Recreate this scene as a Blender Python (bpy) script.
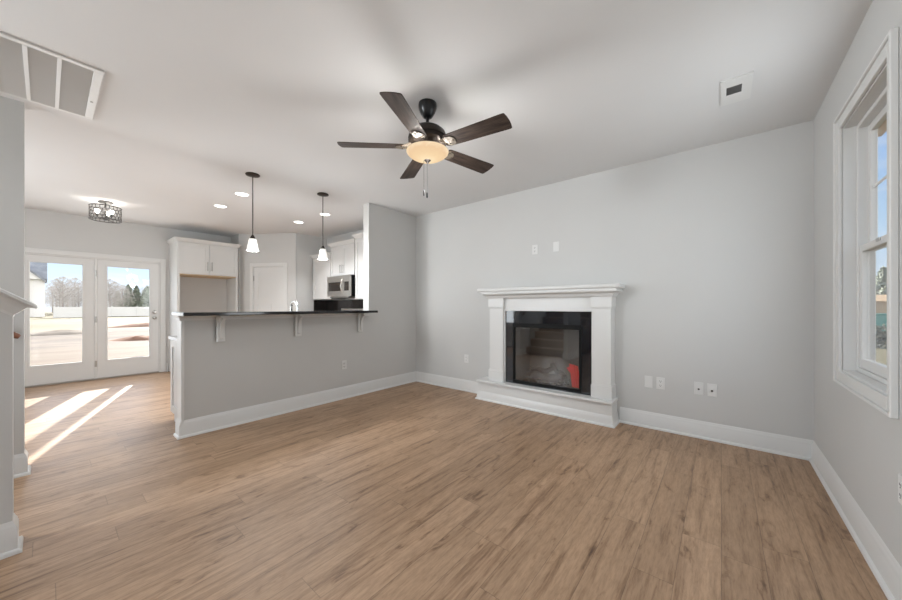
import bpy, bmesh, math, random
from mathutils import Vector, Matrix
random.seed(7)
S = bpy.context.scene
COL = S.collection
for o in list(bpy.data.objects):
    bpy.data.objects.remove(o)

# ------------------------------------------------------------------ camera
CAM_H = 1.2385
cd = bpy.data.cameras.new('camera')
cam = bpy.data.objects.new('camera', cd)
COL.objects.link(cam)
cd.sensor_width = 36.0
cd.lens = 331.1 / 902 * 36.0
cd.shift_y = 6.58 / 902
cd.clip_start = 0.05
cd.clip_end = 500
cam.location = (0, 0, CAM_H)
cam.rotation_euler = (math.radians(90), 0, math.radians(39.233))
S.camera = cam

# ------------------------------------------------------------------ exposure
S.view_settings.view_transform = 'Standard'
S.view_settings.look = 'None'
S.view_settings.exposure = 0.18
S.view_settings.gamma = 1.0
S.view_settings.use_curve_mapping = False
S.cycles.max_bounces = 10
S.cycles.diffuse_bounces = 5
S.cycles.transparent_max_bounces = 16
S.cycles.caustics_reflective = False
S.cycles.caustics_refractive = False
S.cycles.sample_clamp_indirect = 6.0

# ------------------------------------------------------------------ node helpers
def new_mat(name):
    m = bpy.data.materials.new(name)
    m.use_nodes = True
    nt = m.node_tree
    for n in list(nt.nodes):
        nt.nodes.remove(n)
    return m, nt

def nd(nt, typ, **kw):
    n = nt.nodes.new(typ)
    for k, v in kw.items():
        setattr(n, k, v)
    return n

def lk(nt, a, b):
    nt.links.new(a, b)

def setin(n, **kw):
    for k, v in kw.items():
        n.inputs[k.replace('_', ' ')].default_value = v

def math_n(nt, op, a, b=None, c=None):
    n = nd(nt, 'ShaderNodeMath', operation=op)
    for i, v in enumerate((a, b, c)):
        if v is None:
            continue
        if isinstance(v, (int, float)):
            n.inputs[i].default_value = v
        else:
            lk(nt, v, n.inputs[i])
    return n.outputs[0]

def ramp(nt, fac, stops):
    r = nd(nt, 'ShaderNodeValToRGB')
    e = r.color_ramp.elements
    while len(e) > 1:
        e.remove(e[-1])
    e[0].position = stops[0][0]
    e[0].color = tuple(stops[0][1]) + (1,)
    for p, c in stops[1:]:
        x = e.new(p)
        x.color = tuple(c) + (1,)
    lk(nt, fac, r.inputs[0])
    return r.outputs[0]

# ------------------------------------------------------------------ world: winter sky with thin clouds
W = bpy.data.worlds.new('sky')
S.world = W
W.use_nodes = True
wt = W.node_tree
for n in list(wt.nodes):
    wt.nodes.remove(n)
tc = nd(wt, 'ShaderNodeTexCoord')
sx = nd(wt, 'ShaderNodeSeparateXYZ')
lk(wt, tc.outputs['Generated'], sx.inputs[0])
skyc = ramp(wt, sx.outputs[2], [(0.0, (0.86, 0.92, 1.0)), (0.06, (0.68, 0.84, 1.0)), (0.16, (0.47, 0.72, 1.0)),
                                (0.38, (0.20, 0.47, 1.0)), (0.50, (0.55, 0.66, 0.85)), (1.0, (0.78, 0.80, 0.84))])
mp = nd(wt, 'ShaderNodeMapping')
setin(mp, Scale=(1.0, 1.0, 4.5))
lk(wt, tc.outputs['Generated'], mp.inputs[0])
cl = nd(wt, 'ShaderNodeTexNoise')
setin(cl, Scale=4.0, Detail=6.0, Roughness=0.6)
lk(wt, mp.outputs[0], cl.inputs['Vector'])
cm = ramp(wt, cl.outputs[0], [(0.52, (0, 0, 0)), (0.75, (0.7, 0.7, 0.7))])
mx = nd(wt, 'ShaderNodeMix', data_type='RGBA')
lk(wt, cm, mx.inputs[0])
lk(wt, skyc, mx.inputs[6])
mx.inputs[7].default_value = (0.95, 0.97, 1.0, 1)
bank = nd(wt, 'ShaderNodeMapRange')  # unseen brighter side of the sky, added to light fence and house
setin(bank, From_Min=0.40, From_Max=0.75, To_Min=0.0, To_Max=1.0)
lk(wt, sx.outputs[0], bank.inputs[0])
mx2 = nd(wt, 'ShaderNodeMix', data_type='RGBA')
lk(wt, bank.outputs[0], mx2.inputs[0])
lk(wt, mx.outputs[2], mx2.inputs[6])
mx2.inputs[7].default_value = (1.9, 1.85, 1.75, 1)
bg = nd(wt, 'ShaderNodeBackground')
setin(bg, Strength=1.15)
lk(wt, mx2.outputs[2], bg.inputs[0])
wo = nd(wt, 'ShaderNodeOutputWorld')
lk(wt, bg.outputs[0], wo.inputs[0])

# ------------------------------------------------------------------ sun, daylight from the windows and an added stair fill
def lamp(name, typ, loc, power, color=(1, 1, 1), rot=None, aim=None, **kw):
    d = bpy.data.lights.new(name, typ)
    d.energy = power
    d.color = color
    for k, v in kw.items():
        setattr(d, k, v)
    o = bpy.data.objects.new(name, d)
    COL.objects.link(o)
    o.location = loc
    if aim is not None:
        o.rotation_euler = Vector(aim).to_track_quat('-Z', 'Y').to_euler()
    return o

XR_IN = 0.576 - 0.032
SUN_EL = math.radians(16.4)
sun_dir = Vector((math.cos(SUN_EL) * 0.952, -math.cos(SUN_EL) * 0.306, -math.sin(SUN_EL)))
lamp('sun', 'SUN', (-20, 8, 12), 14.5, (1.0, 0.93, 0.84), aim=sun_dir, angle=math.radians(0.53))
# daylight coming through the front windows behind the camera, the glass doors and the side window
lamp('daylight_front', 'AREA', (-1.55, -3.08, 1.5), 4.0, (0.96, 0.98, 1.0), aim=(0.22, 1, 0.16), shape='RECTANGLE', size=2.1, size_y=1.7)
lamp('daylight_front_ground_bounce', 'AREA', (-1.3, -3.0, 1.2), 4.0, (0.98, 0.985, 1.0), aim=(0.1, 1, 1.0), shape='RECTANGLE', size=2.3, size_y=1.2, spread=math.radians(130))
lamp('daylight_doors', 'AREA', (-8.14, 0.54, 1.15), 12.0, (0.90, 0.96, 1.0), aim=(1, 0, 0.0), shape='RECTANGLE', size=1.4, size_y=1.6)
lamp('daylight_doors_ground_bounce', 'AREA', (-8.10, 0.54, 1.25), 3.0, (1.0, 0.99, 0.97), aim=(1, 0.1, 1.0), shape='RECTANGLE', size=1.4, size_y=1.2, spread=math.radians(105))
lamp('daylight_dining', 'AREA', (-5.6, -1.53, 1.5), 37.0, (0.87, 0.945, 1.0), aim=(-0.1, 1, 0.0), shape='RECTANGLE', size=1.4, size_y=1.5)
lamp('stair_fill', 'AREA', (-3.93, -2.62, 1.98), 160.0, (0.87, 0.945, 1.0), aim=(1, 0.58, -0.30), shape='RECTANGLE', size=0.8, size_y=1.1)  # added lamp to brighten the right wall; no such source known
lamp('daylight_side', 'AREA', (XR_IN, 2.71, 1.58), 13.0, (0.88, 0.95, 1.0), aim=(-1, 0, 0.0), shape='RECTANGLE', size=0.74, size_y=1.4)

# ------------------------------------------------------------------ materials
def paint(name, col, rough=0.6, bump=0.02, scale=90.0, var=0.015, spec=0.4):
    m, nt = new_mat(name)
    out = nd(nt, 'ShaderNodeOutputMaterial')
    b = nd(nt, 'ShaderNodeBsdfPrincipled')
    g = nd(nt, 'ShaderNodeNewGeometry')
    n1 = nd(nt, 'ShaderNodeTexNoise')
    setin(n1, Scale=scale, Detail=3.0)
    lk(nt, g.outputs['Position'], n1.inputs['Vector'])
    n2 = nd(nt, 'ShaderNodeTexNoise')
    setin(n2, Scale=1.3, Detail=3.0)
    lk(nt, g.outputs['Position'], n2.inputs['Vector'])
    c = ramp(nt, n2.outputs[0], [(0.3, [x * (1 - var) for x in col]), (0.7, [min(1, x * (1 + var)) for x in col])])
    lk(nt, c, b.inputs['Base Color'])
    setin(b, Roughness=rough)
    b.inputs['Specular IOR Level'].default_value = spec
    if bump > 0:
        bp = nd(nt, 'ShaderNodeBump')
        setin(bp, Strength=bump, Distance=0.01)
        lk(nt, n1.outputs[0], bp.inputs['Height'])
        lk(nt, bp.outputs[0], b.inputs['Normal'])
    lk(nt, b.outputs[0], out.inputs[0])
    return m

def metal(name, col, rough=0.3, metallic=1.0):
    m, nt = new_mat(name)
    out = nd(nt, 'ShaderNodeOutputMaterial')
    b = nd(nt, 'ShaderNodeBsdfPrincipled')
    g = nd(nt, 'ShaderNodeNewGeometry')
    n = nd(nt, 'ShaderNodeTexNoise')
    setin(n, Scale=40.0, Detail=2.0)
    lk(nt, g.outputs['Position'], n.inputs['Vector'])
    mr = nd(nt, 'ShaderNodeMapRange')
    setin(mr, To_Min=rough * 0.85, To_Max=rough * 1.15)
    lk(nt, n.outputs[0], mr.inputs[0])
    lk(nt, mr.outputs[0], b.inputs['Roughness'])
    setin(b, Base_Color=tuple(col) + (1,), Metallic=metallic)
    lk(nt, b.outputs[0], out.inputs[0])
    return m

def emis(name, col, strength):
    m, nt = new_mat(name)
    out = nd(nt, 'ShaderNodeOutputMaterial')
    e = nd(nt, 'ShaderNodeEmission')
    setin(e, Color=tuple(col) + (1,), Strength=strength)
    lk(nt, e.outputs[0], out.inputs[0])
    return m

def clear_glass(name, f0=0.02, rough=0.0, tint=(1, 1, 1)):
    m, nt = new_mat(name)
    out = nd(nt, 'ShaderNodeOutputMaterial')
    t = nd(nt, 'ShaderNodeBsdfTransparent')
    setin(t, Color=tuple(tint) + (1,))
    g = nd(nt, 'ShaderNodeBsdfGlossy')
    setin(g, Roughness=rough)
    lw = nd(nt, 'ShaderNodeLayerWeight')
    setin(lw, Blend=0.5)
    f = math_n(nt, 'ADD', math_n(nt, 'MULTIPLY', math_n(nt, 'POWER', lw.outputs['Facing'], 5.0), 1.0 - f0), f0)
    x = nd(nt, 'ShaderNodeMixShader')
    lk(nt, f, x.inputs[0])
    lk(nt, t.outputs[0], x.inputs[1])
    lk(nt, g.outputs[0], x.inputs[2])
    lk(nt, x.outputs[0], out.inputs[0])
    return m

def bowl_mat():
    """alabaster bowl lit from inside: brightest around the bulbs in its middle, amber at the rim"""
    m, nt = new_mat('warm_alabaster_glass')
    out = nd(nt, 'ShaderNodeOutputMaterial')
    tcn = nd(nt, 'ShaderNodeTexCoord')
    spn = nd(nt, 'ShaderNodeSeparateXYZ')
    lk(nt, tcn.outputs['Object'], spn.inputs[0])
    rr = math_n(nt, 'SQRT', math_n(nt, 'ADD', math_n(nt, 'POWER', spn.outputs[0], 2.0), math_n(nt, 'POWER', spn.outputs[1], 2.0)))
    n = nd(nt, 'ShaderNodeTexNoise')
    setin(n, Scale=16.0, Detail=4.0, Distortion=1.5)
    lk(nt, tcn.outputs['Object'], n.inputs['Vector'])
    rr = math_n(nt, 'ADD', rr, math_n(nt, 'MULTIPLY', math_n(nt, 'SUBTRACT', n.outputs[0], 0.5), 0.05))
    c = ramp(nt, math_n(nt, 'DIVIDE', rr, 0.16), [(0.0, (0.95, 0.78, 0.52)), (0.5, (0.84, 0.62, 0.37)), (0.85, (0.78, 0.55, 0.33)), (1.0, (0.86, 0.68, 0.46))])
    e = nd(nt, 'ShaderNodeEmission')
    lk(nt, c, e.inputs[0])
    g = nd(nt, 'ShaderNodeBsdfGlossy')
    setin(g, Roughness=0.25)
    x = nd(nt, 'ShaderNodeMixShader')
    x.inputs[0].default_value = 0.0
    lk(nt, e.outputs[0], x.inputs[1]); lk(nt, g.outputs[0], x.inputs[2])
    lk(nt, x.outputs[0], out.inputs[0])
    return m

def floor_mat():
    m, nt = new_mat('oak_planks')
    out = nd(nt, 'ShaderNodeOutputMaterial')
    b = nd(nt, 'ShaderNodeBsdfPrincipled')
    g = nd(nt, 'ShaderNodeNewGeometry')
    sp = nd(nt, 'ShaderNodeSeparateXYZ')
    lk(nt, g.outputs['Position'], sp.inputs[0])
    PW, PL = 0.165, 1.22
    ux = math_n(nt, 'DIVIDE', sp.outputs[0], PW)
    row = math_n(nt, 'FLOOR', ux)
    fx = math_n(nt, 'FRACT', ux)
    wn = nd(nt, 'ShaderNodeTexWhiteNoise', noise_dimensions='1D')
    lk(nt, row, wn.inputs['W'])
    uy = math_n(nt, 'ADD', math_n(nt, 'DIVIDE', sp.outputs[1], PL), math_n(nt, 'MULTIPLY', wn.outputs[0], 7.3))
    colm = math_n(nt, 'FLOOR', uy)
    fy = math_n(nt, 'FRACT', uy)
    cb = nd(nt, 'ShaderNodeCombineXYZ')
    lk(nt, row, cb.inputs[0])
    lk(nt, colm, cb.inputs[1])
    w2 = nd(nt, 'ShaderNodeTexWhiteNoise', noise_dimensions='2D')
    lk(nt, cb.outputs[0], w2.inputs['Vector'])
    rid = w2.outputs[0]
    # grain coordinates, shifted per plank
    gc = nd(nt, 'ShaderNodeCombineXYZ')
    lk(nt, sp.outputs[0], gc.inputs[0])
    lk(nt, sp.outputs[1], gc.inputs[1])
    lk(nt, math_n(nt, 'MULTIPLY', rid, 37.0), gc.inputs[2])
    mp1 = nd(nt, 'ShaderNodeMapping')
    setin(mp1, Scale=(26.0, 1.6, 1.0))
    lk(nt, gc.outputs[0], mp1.inputs[0])
    n1 = nd(nt, 'ShaderNodeTexNoise')
    setin(n1, Scale=1.0, Detail=7.0, Roughness=0.62, Distortion=0.35)
    lk(nt, mp1.outputs[0], n1.inputs['Vector'])
    mp2 = nd(nt, 'ShaderNodeMapping')
    setin(mp2, Scale=(14.0, 4.2, 1.0))
    lk(nt, gc.outputs[0], mp2.inputs[0])
    n2 = nd(nt, 'ShaderNodeTexNoise')
    setin(n2, Scale=1.0, Detail=4.0, Roughness=0.6, Distortion=1.0)
    lk(nt, mp2.outputs[0], n2.inputs['Vector'])
    mp3 = nd(nt, 'ShaderNodeMapping')
    setin(mp3, Scale=(110.0, 14.0, 1.0))
    lk(nt, gc.outputs[0], mp3.inputs[0])
    n3 = nd(nt, 'ShaderNodeTexNoise')
    setin(n3, Scale=1.0, Detail=3.0, Roughness=0.7)
    lk(nt, mp3.outputs[0], n3.inputs['Vector'])
    base = ramp(nt, rid, [(0.0, (0.338, 0.219, 0.135)), (0.35, (0.365, 0.238, 0.148)), (0.7, (0.390, 0.256, 0.160)), (1.0, (0.414, 0.273, 0.173))])
    grain = ramp(nt, n1.outputs[0], [(0.30, (0.36, 0.29, 0.23)), (0.41, (0.76, 0.71, 0.66)), (0.49, (1.0, 0.99, 0.98)), (0.70, (1.18, 1.18, 1.18))])
    mA = nd(nt, 'ShaderNodeMix', data_type='RGBA', blend_type='MULTIPLY')
    mA.inputs[0].default_value = 0.85
    lk(nt, base, mA.inputs[6]); lk(nt, grain, mA.inputs[7])
    knots = ramp(nt, n2.outputs[0], [(0.27, (0.30, 0.23, 0.18)), (0.35, (0.76, 0.71, 0.66)), (0.42, (1.0, 1.0, 1.0)), (0.75, (1.10, 1.10, 1.10))])
    mB = nd(nt, 'ShaderNodeMix', data_type='RGBA', blend_type='MULTIPLY')
    mB.inputs[0].default_value = 0.8
    lk(nt, mA.outputs[2], mB.inputs[6]); lk(nt, knots, mB.inputs[7])
    fine = ramp(nt, n3.outputs[0], [(0.32, (0.72, 0.68, 0.64)), (0.58, (1.06, 1.06, 1.06))])
    mC = nd(nt, 'ShaderNodeMix', data_type='RGBA', blend_type='MULTIPLY')
    mC.inputs[0].default_value = 0.7
    lk(nt, mB.outputs[2], mC.inputs[6]); lk(nt, fine, mC.inputs[7])
    # seams
    ex = math_n(nt, 'MULTIPLY', math_n(nt, 'MINIMUM', fx, math_n(nt, 'SUBTRACT', 1.0, fx)), PW)
    ey = math_n(nt, 'MULTIPLY', math_n(nt, 'MINIMUM', fy, math_n(nt, 'SUBTRACT', 1.0, fy)), PL)
    edge = math_n(nt, 'MINIMUM', ex, ey)
    seam = nd(nt, 'ShaderNodeMapRange')
    setin(seam, From_Min=0.0006, From_Max=0.0022, To_Min=0.62, To_Max=1.0)
    lk(nt, edge, seam.inputs[0])
    mD = nd(nt, 'ShaderNodeMix', data_type='RGBA', blend_type='MULTIPLY')
    mD.inputs[0].default_value = 1.0
    lk(nt, mC.outputs[2], mD.inputs[6]); lk(nt, seam.outputs[0], mD.inputs[7])
    lk(nt, mD.outputs[2], b.inputs['Base Color'])
    rr = nd(nt, 'ShaderNodeMapRange')
    setin(rr, To_Min=0.36, To_Max=0.52)
    lk(nt, n1.outputs[0], rr.inputs[0])
    lk(nt, rr.outputs[0], b.inputs['Roughness'])
    b.inputs['Specular IOR Level'].default_value = 0.5
    hh = math_n(nt, 'ADD', math_n(nt, 'MULTIPLY', n1.outputs[0], 0.4), seam.outputs[0])
    bp = nd(nt, 'ShaderNodeBump')
    setin(bp, Strength=0.12, Distance=0.003)
    lk(nt, hh, bp.inputs['Height'])
    lk(nt, bp.outputs[0], b.inputs['Normal'])
    lk(nt, b.outputs[0], out.inputs[0])
    return m

def wood(name, c0, c1, axis_scale=(4, 60, 60), rough=0.45, spec=0.4):
    m, nt = new_mat(name)
    out = nd(nt, 'ShaderNodeOutputMaterial')
    b = nd(nt, 'ShaderNodeBsdfPrincipled')
    t = nd(nt, 'ShaderNodeTexCoord')
    mp_ = nd(nt, 'ShaderNodeMapping')
    setin(mp_, Scale=axis_scale)
    lk(nt, t.outputs['Object'], mp_.inputs[0])
    n = nd(nt, 'ShaderNodeTexNoise')
    setin(n, Scale=1.0, Detail=5.0, Roughness=0.65, Distortion=0.8)
    lk(nt, mp_.outputs[0], n.inputs['Vector'])
    c = ramp(nt, n.outputs[0], [(0.3, c0), (0.7, c1)])
    lk(nt, c, b.inputs['Base Color'])
    setin(b, Roughness=rough)
    b.inputs['Specular IOR Level'].default_value = spec
    lk(nt, b.outputs[0], out.inputs[0])
    return m

def speckle(name, c0, c1, rough=0.08, scale=400.0, spec=0.5):
    m, nt = new_mat(name)
    out = nd(nt, 'ShaderNodeOutputMaterial')
    b = nd(nt, 'ShaderNodeBsdfPrincipled')
    g = nd(nt, 'ShaderNodeNewGeometry')
    n = nd(nt, 'ShaderNodeTexVoronoi')
    setin(n, Scale=scale)
    lk(nt, g.outputs['Position'], n.inputs['Vector'])
    c = ramp(nt, n.outputs['Color'], [(0.0, c0), (0.75, c0), (1.0, c1)])
    lk(nt, c, b.inputs['Base Color'])
    setin(b, Roughness=rough)
    b.inputs['Specular IOR Level'].default_value = spec
    lk(nt, b.outputs[0], out.inputs[0])
    return m

def glow_glass(name, col, strength, base=(0.9, 0.88, 0.84)):
    """frosted lamp glass: the bulb behind it makes it glow, brighter where one looks straight through"""
    m, nt = new_mat(name)
    out = nd(nt, 'ShaderNodeOutputMaterial')
    b = nd(nt, 'ShaderNodeBsdfPrincipled')
    setin(b, Base_Color=tuple(base) + (1,), Roughness=0.35)
    g = nd(nt, 'ShaderNodeNewGeometry')
    n = nd(nt, 'ShaderNodeTexNoise')
    setin(n, Scale=14.0, Detail=3.0, Distortion=1.0)
    lk(nt, g.outputs['Position'], n.inputs['Vector'])
    mr = nd(nt, 'ShaderNodeMapRange')
    setin(mr, To_Min=strength * 0.8, To_Max=strength * 1.2)
    lk(nt, n.outputs[0], mr.inputs[0])
    setin(b, Emission_Color=tuple(col) + (1,))
    lk(nt, mr.outputs[0], b.inputs['Emission Strength'])
    lk(nt, b.outputs[0], out.inputs[0])
    return m

def ground_mat():
    m, nt = new_mat('building_lot_ground')
    out = nd(nt, 'ShaderNodeOutputMaterial')
    b = nd(nt, 'ShaderNodeBsdfPrincipled')
    g = nd(nt, 'ShaderNodeNewGeometry')
    sp = nd(nt, 'ShaderNodeSeparateXYZ')
    lk(nt, g.outputs['Position'], sp.inputs[0])
    mp_ = nd(nt, 'ShaderNodeMapping')
    setin(mp_, Scale=(0.45, 0.12, 1))
    lk(nt, g.outputs['Position'], mp_.inputs[0])
    n = nd(nt, 'ShaderNodeTexNoise')
    setin(n, Scale=1.0, Detail=7.0, Roughness=0.65, Distortion=0.7)
    lk(nt, mp_.outputs[0], n.inputs['Vector'])
    dirt = ramp(nt, n.outputs[0], [(0.32, (0.075, 0.040, 0.025)), (0.42, (0.11, 0.070, 0.044)), (0.52, (0.135, 0.102, 0.072)), (0.72, (0.16, 0.127, 0.092))])
    grass = ramp(nt, n.outputs[0], [(0.3, (0.13, 0.118, 0.055)), (0.7, (0.18, 0.157, 0.085))])
    mk = nd(nt, 'ShaderNodeMapRange')
    setin(mk, From_Min=-24.0, From_Max=-32.0, To_Min=0.0, To_Max=1.0)
    wob = math_n(nt, 'ADD', sp.outputs[0], math_n(nt, 'MULTIPLY', n.outputs[0], 6.0))
    lk(nt, wob, mk.inputs[0])
    mk2 = nd(nt, 'ShaderNodeMapRange')
    setin(mk2, From_Min=0.0, From_Max=3.0, To_Min=0.0, To_Max=1.0)
    lk(nt, sp.outputs[0], mk2.inputs[0])
    mk = math_n(nt, 'MAXIMUM', mk.outputs[0], mk2.outputs[0])
    n5 = nd(nt, 'ShaderNodeTexNoise')
    setin(n5, Scale=0.9, Detail=8.0, Roughness=0.7)
    mp5 = nd(nt, 'ShaderNodeMapping')
    setin(mp5, Scale=(1.0, 0.35, 1))
    lk(nt, g.outputs['Position'], mp5.inputs[0])
    lk(nt, mp5.outputs[0], n5.inputs['Vector'])
    rough_dirt = ramp(nt, n5.outputs[0], [(0.38, (0.022, 0.013, 0.008)), (0.47, (0.055, 0.032, 0.020)), (0.56, (0.095, 0.068, 0.047)), (0.70, (0.14, 0.112, 0.084))])
    b1 = nd(nt, 'ShaderNodeMapRange'); setin(b1, From_Min=-12.5, From_Max=-14.5, To_Min=0.0, To_Max=1.0)
    b2 = nd(nt, 'ShaderNodeMapRange'); setin(b2, From_Min=-27.0, From_Max=-22.0, To_Min=0.0, To_Max=1.0)
    lk(nt, wob, b1.inputs[0]); lk(nt, wob, b2.inputs[0])
    xr_ = nd(nt, 'ShaderNodeMix', data_type='RGBA')
    lk(nt, math_n(nt, 'MULTIPLY', b1.outputs[0], b2.outputs[0]), xr_.inputs[0])
    lk(nt, dirt, xr_.inputs[6]); lk(nt, rough_dirt, xr_.inputs[7])
    dirt = xr_.outputs[2]
    x = nd(nt, 'ShaderNodeMix', data_type='RGBA')
    lk(nt, mk, x.inputs[0]); lk(nt, dirt, x.inputs[6]); lk(nt, grass, x.inputs[7])
    lk(nt, x.outputs[2], b.inputs['Base Color'])
    setin(b, Roughness=0.95)
    lk(nt, b.outputs[0], out.inputs[0])
    return m

M = {}
M['wall'] = paint('grey_wall_paint', (0.585, 0.585, 0.575), 0.65, 0.015)
M['ceiling'] = paint('ceiling_paint', (0.70, 0.70, 0.70), 0.9, 0.03, 140)
M['trim'] = paint('white_trim_paint', (0.69, 0.69, 0.68), 0.35, 0.0, var=0.01, spec=0.5)
M['cabinet'] = paint('white_cabinet_paint', (0.65, 0.65, 0.64), 0.4, 0.0, var=0.01)
M['plate'] = paint('white_plastic', (0.72, 0.72, 0.71), 0.35, 0.0, var=0.005)
M['slot'] = paint('dark_slot_plastic', (0.06, 0.06, 0.06), 0.5, 0.0)
M['floor'] = floor_mat()
M['granite'] = speckle('black_granite', (0.012, 0.012, 0.014), (0.10, 0.10, 0.11), 0.08)
M['slate'] = speckle('polished_black_tile', (0.006, 0.008, 0.012), (0.012, 0.016, 0.025), 0.04, 30, spec=0.9)
M['splash'] = speckle('dark_granite_backsplash', (0.02, 0.017, 0.016), (0.09, 0.075, 0.065), 0.12, 260)
M['bronze'] = metal('dark_bronze', (0.035, 0.028, 0.024), 0.35, 0.7)
M['iron'] = metal('antique_brass_iron', (0.10, 0.082, 0.062), 0.6, 0.3)
M['black'] = metal('black_enamel', (0.012, 0.012, 0.013), 0.3, 0.3)
M['black_matte'] = paint('black_matte_steel', (0.006, 0.006, 0.006), 0.55, 0.0, spec=0.15)
M['steel'] = metal('stainless_steel', (0.62, 0.60, 0.57), 0.32)
M['chrome'] = metal('chrome', (0.8, 0.8, 0.8), 0.12)
M['nickel'] = metal('brushed_nickel', (0.45, 0.44, 0.42), 0.35)
M['dkmetal'] = metal('aged_dark_steel', (0.12, 0.115, 0.11), 0.4, 0.8)
M['blade'] = wood('dark_walnut_blade', (0.012, 0.008, 0.006), (0.075, 0.052, 0.041), (4, 38, 38), 0.55, 0.2)
M['rail_wood'] = wood('stained_rail_wood', (0.16, 0.06, 0.03), (0.28, 0.12, 0.07), (40, 4, 40), 0.35)
M['raw_wood'] = wood('bare_plywood_edge', (0.55, 0.40, 0.24), (0.68, 0.53, 0.35), (20, 4, 20), 0.6)
M['riser'] = wood('stained_riser', (0.19, 0.135, 0.095), (0.28, 0.20, 0.14), (3, 50, 50), 0.5)
M['tread'] = wood('oak_tread', (0.30, 0.20, 0.13), (0.44, 0.31, 0.21), (3, 50, 50), 0.45)
M['glass'] = clear_glass('window_glass', 0.02)
M['fireglass'] = clear_glass('fireplace_glass', 0.085)
M['darkglass'] = speckle('microwave_dark_glass', (0.03, 0.025, 0.022), (0.035, 0.03, 0.026), 0.08, 30)
M['bowl'] = bowl_mat()
M['shade'] = glow_glass('white_pendant_glass', (1.0, 0.97, 0.92), 0.5)
M['bulb'] = emis('lamp_bulb', (1.0, 0.95, 0.86), 9.0)
M['lens'] = emis('downlight_lens', (1.0, 0.97, 0.92), 4.0)
M['louver'] = paint('grey_louver_metal', (0.62, 0.615, 0.605), 0.5, 0.0)
M['duct'] = paint('dark_duct', (0.26, 0.26, 0.26), 0.7, 0.0)
M['brickliner'] = paint('firebox_liner', (0.115, 0.103, 0.092), 0.9, 0.25, 30, 0.25, 0.05)
M['log'] = wood('charred_log', (0.003, 0.002, 0.002), (0.022, 0.013, 0.009), (6, 30, 30), 0.95, 0.05)
M['red'] = paint('red_paper', (0.75, 0.06, 0.06), 0.5, 0.0, var=0.1)
M['ground'] = ground_mat()
M['siding'] = paint('white_siding', (0.88, 0.88, 0.88), 0.7, 0.0)
M['siding_trim'] = paint('white_house_trim', (0.85, 0.85, 0.86), 0.6, 0.0)
M['roof'] = paint('grey_shingles', (0.30, 0.32, 0.36), 0.9, 0.1, 6, 0.15)
M['vinyl'] = paint('white_vinyl_fence', (0.90, 0.90, 0.90), 0.5, 0.0)
M['bark'] = paint('pale_bark', (0.42, 0.39, 0.37), 0.9, 0.0, var=0.2)
M['pine'] = paint('hazy_evergreen', (0.33, 0.37, 0.31), 0.95, 0.0, 4.0, 0.3)  # distant haze put into the leaf colour
M['twig'] = paint('haze_pale_twigs', (0.56, 0.53, 0.51), 0.95, 0.0, 4.0, 0.2)  # paled so haze and overexposure sit in the twig colour
M['mound'] = paint('loose_red_dirt', (0.20, 0.095, 0.055), 0.95, 0.3, 6.0, 0.35)
M['mound2'] = paint('loose_grey_dirt', (0.15, 0.125, 0.10), 0.95, 0.3, 6.0, 0.35)
M['teal'] = paint('teal_plastic', (0.05, 0.33, 0.30), 0.45, 0.0)
M['tan'] = paint('tan_boards', (0.62, 0.45, 0.29), 0.8, 0.0)
M['shrub'] = paint('dark_shrub', (0.06, 0.075, 0.05), 0.9, 0.0, 9.0, 0.4)

# ------------------------------------------------------------------ mesh helpers
def box(bm, x0, x1, y0, y1, z0, z1, bev=0.0, seg=1):
    r = bmesh.ops.create_cube(bm, size=1.0)
    vs = r['verts']
    bmesh.ops.scale(bm, vec=(abs(x1 - x0), abs(y1 - y0), abs(z1 - z0)), verts=vs)
    bmesh.ops.translate(bm, vec=((x0 + x1) / 2, (y0 + y1) / 2, (z0 + z1) / 2), verts=vs)
    if bev > 0:
        es = list({e for v in vs for e in v.link_edges})
        bmesh.ops.bevel(bm, geom=es, offset=bev, segments=seg, affect='EDGES', profile=0.5)
    return vs

def tube(bm, pts, r, n=10, caps=True):
    pts = [Vector(p) for p in pts]
    rs = r if isinstance(r, (list, tuple)) else [r] * len(pts)
    rings = []
    up = None
    for i, p in enumerate(pts):
        d = (pts[min(i + 1, len(pts) - 1)] - pts[max(i - 1, 0)]).normalized()
        if up is None:
            up = Vector((0, 0, 1)) if abs(d.z) < 0.9 else Vector((1, 0, 0))
        a = d.cross(up).normalized()
        b_ = a.cross(d).normalized()
        up = b_
        rings.append([bm.verts.new(p + (a * math.cos(t) + b_ * math.sin(t)) * rs[i]) for t in [2 * math.pi * k / n for k in range(n)]])
    for A, B in zip(rings, rings[1:]):
        for k in range(n):
            bm.faces.new((A[k], A[(k + 1) % n], B[(k + 1) % n], B[k]))
    if caps:
        bm.faces.new(list(reversed(rings[0])))
        bm.faces.new(rings[-1])

def lathe(bm, prof, c=(0, 0, 0), n=32, caps=True):
    rings = []
    for r, z in prof:
        rings.append([bm.verts.new((c[0] + max(r, 1e-4) * math.cos(2 * math.pi * k / n), c[1] + max(r, 1e-4) * math.sin(2 * math.pi * k / n), c[2] + z)) for k in range(n)])
    for A, B in zip(rings, rings[1:]):
        for k in range(n):
            bm.faces.new((A[k], A[(k + 1) % n], B[(k + 1) % n], B[k]))
    if caps:
        bm.faces.new(rings[0])
        bm.faces.new(list(reversed(rings[-1])))

def prism(bm, poly, f0, f1):
    """poly: list of 2D points; f0/f1 map a 2D point to the 3D ends"""
    a = [bm.verts.new(f0(p)) for p in poly]
    b_ = [bm.verts.new(f1(p)) for p in poly]
    n = len(poly)
    for k in range(n):
        bm.faces.new((a[k], a[(k + 1) % n], b_[(k + 1) % n], b_[k]))
    bm.faces.new(list(reversed(a)))
    bm.faces.new(b_)

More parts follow.
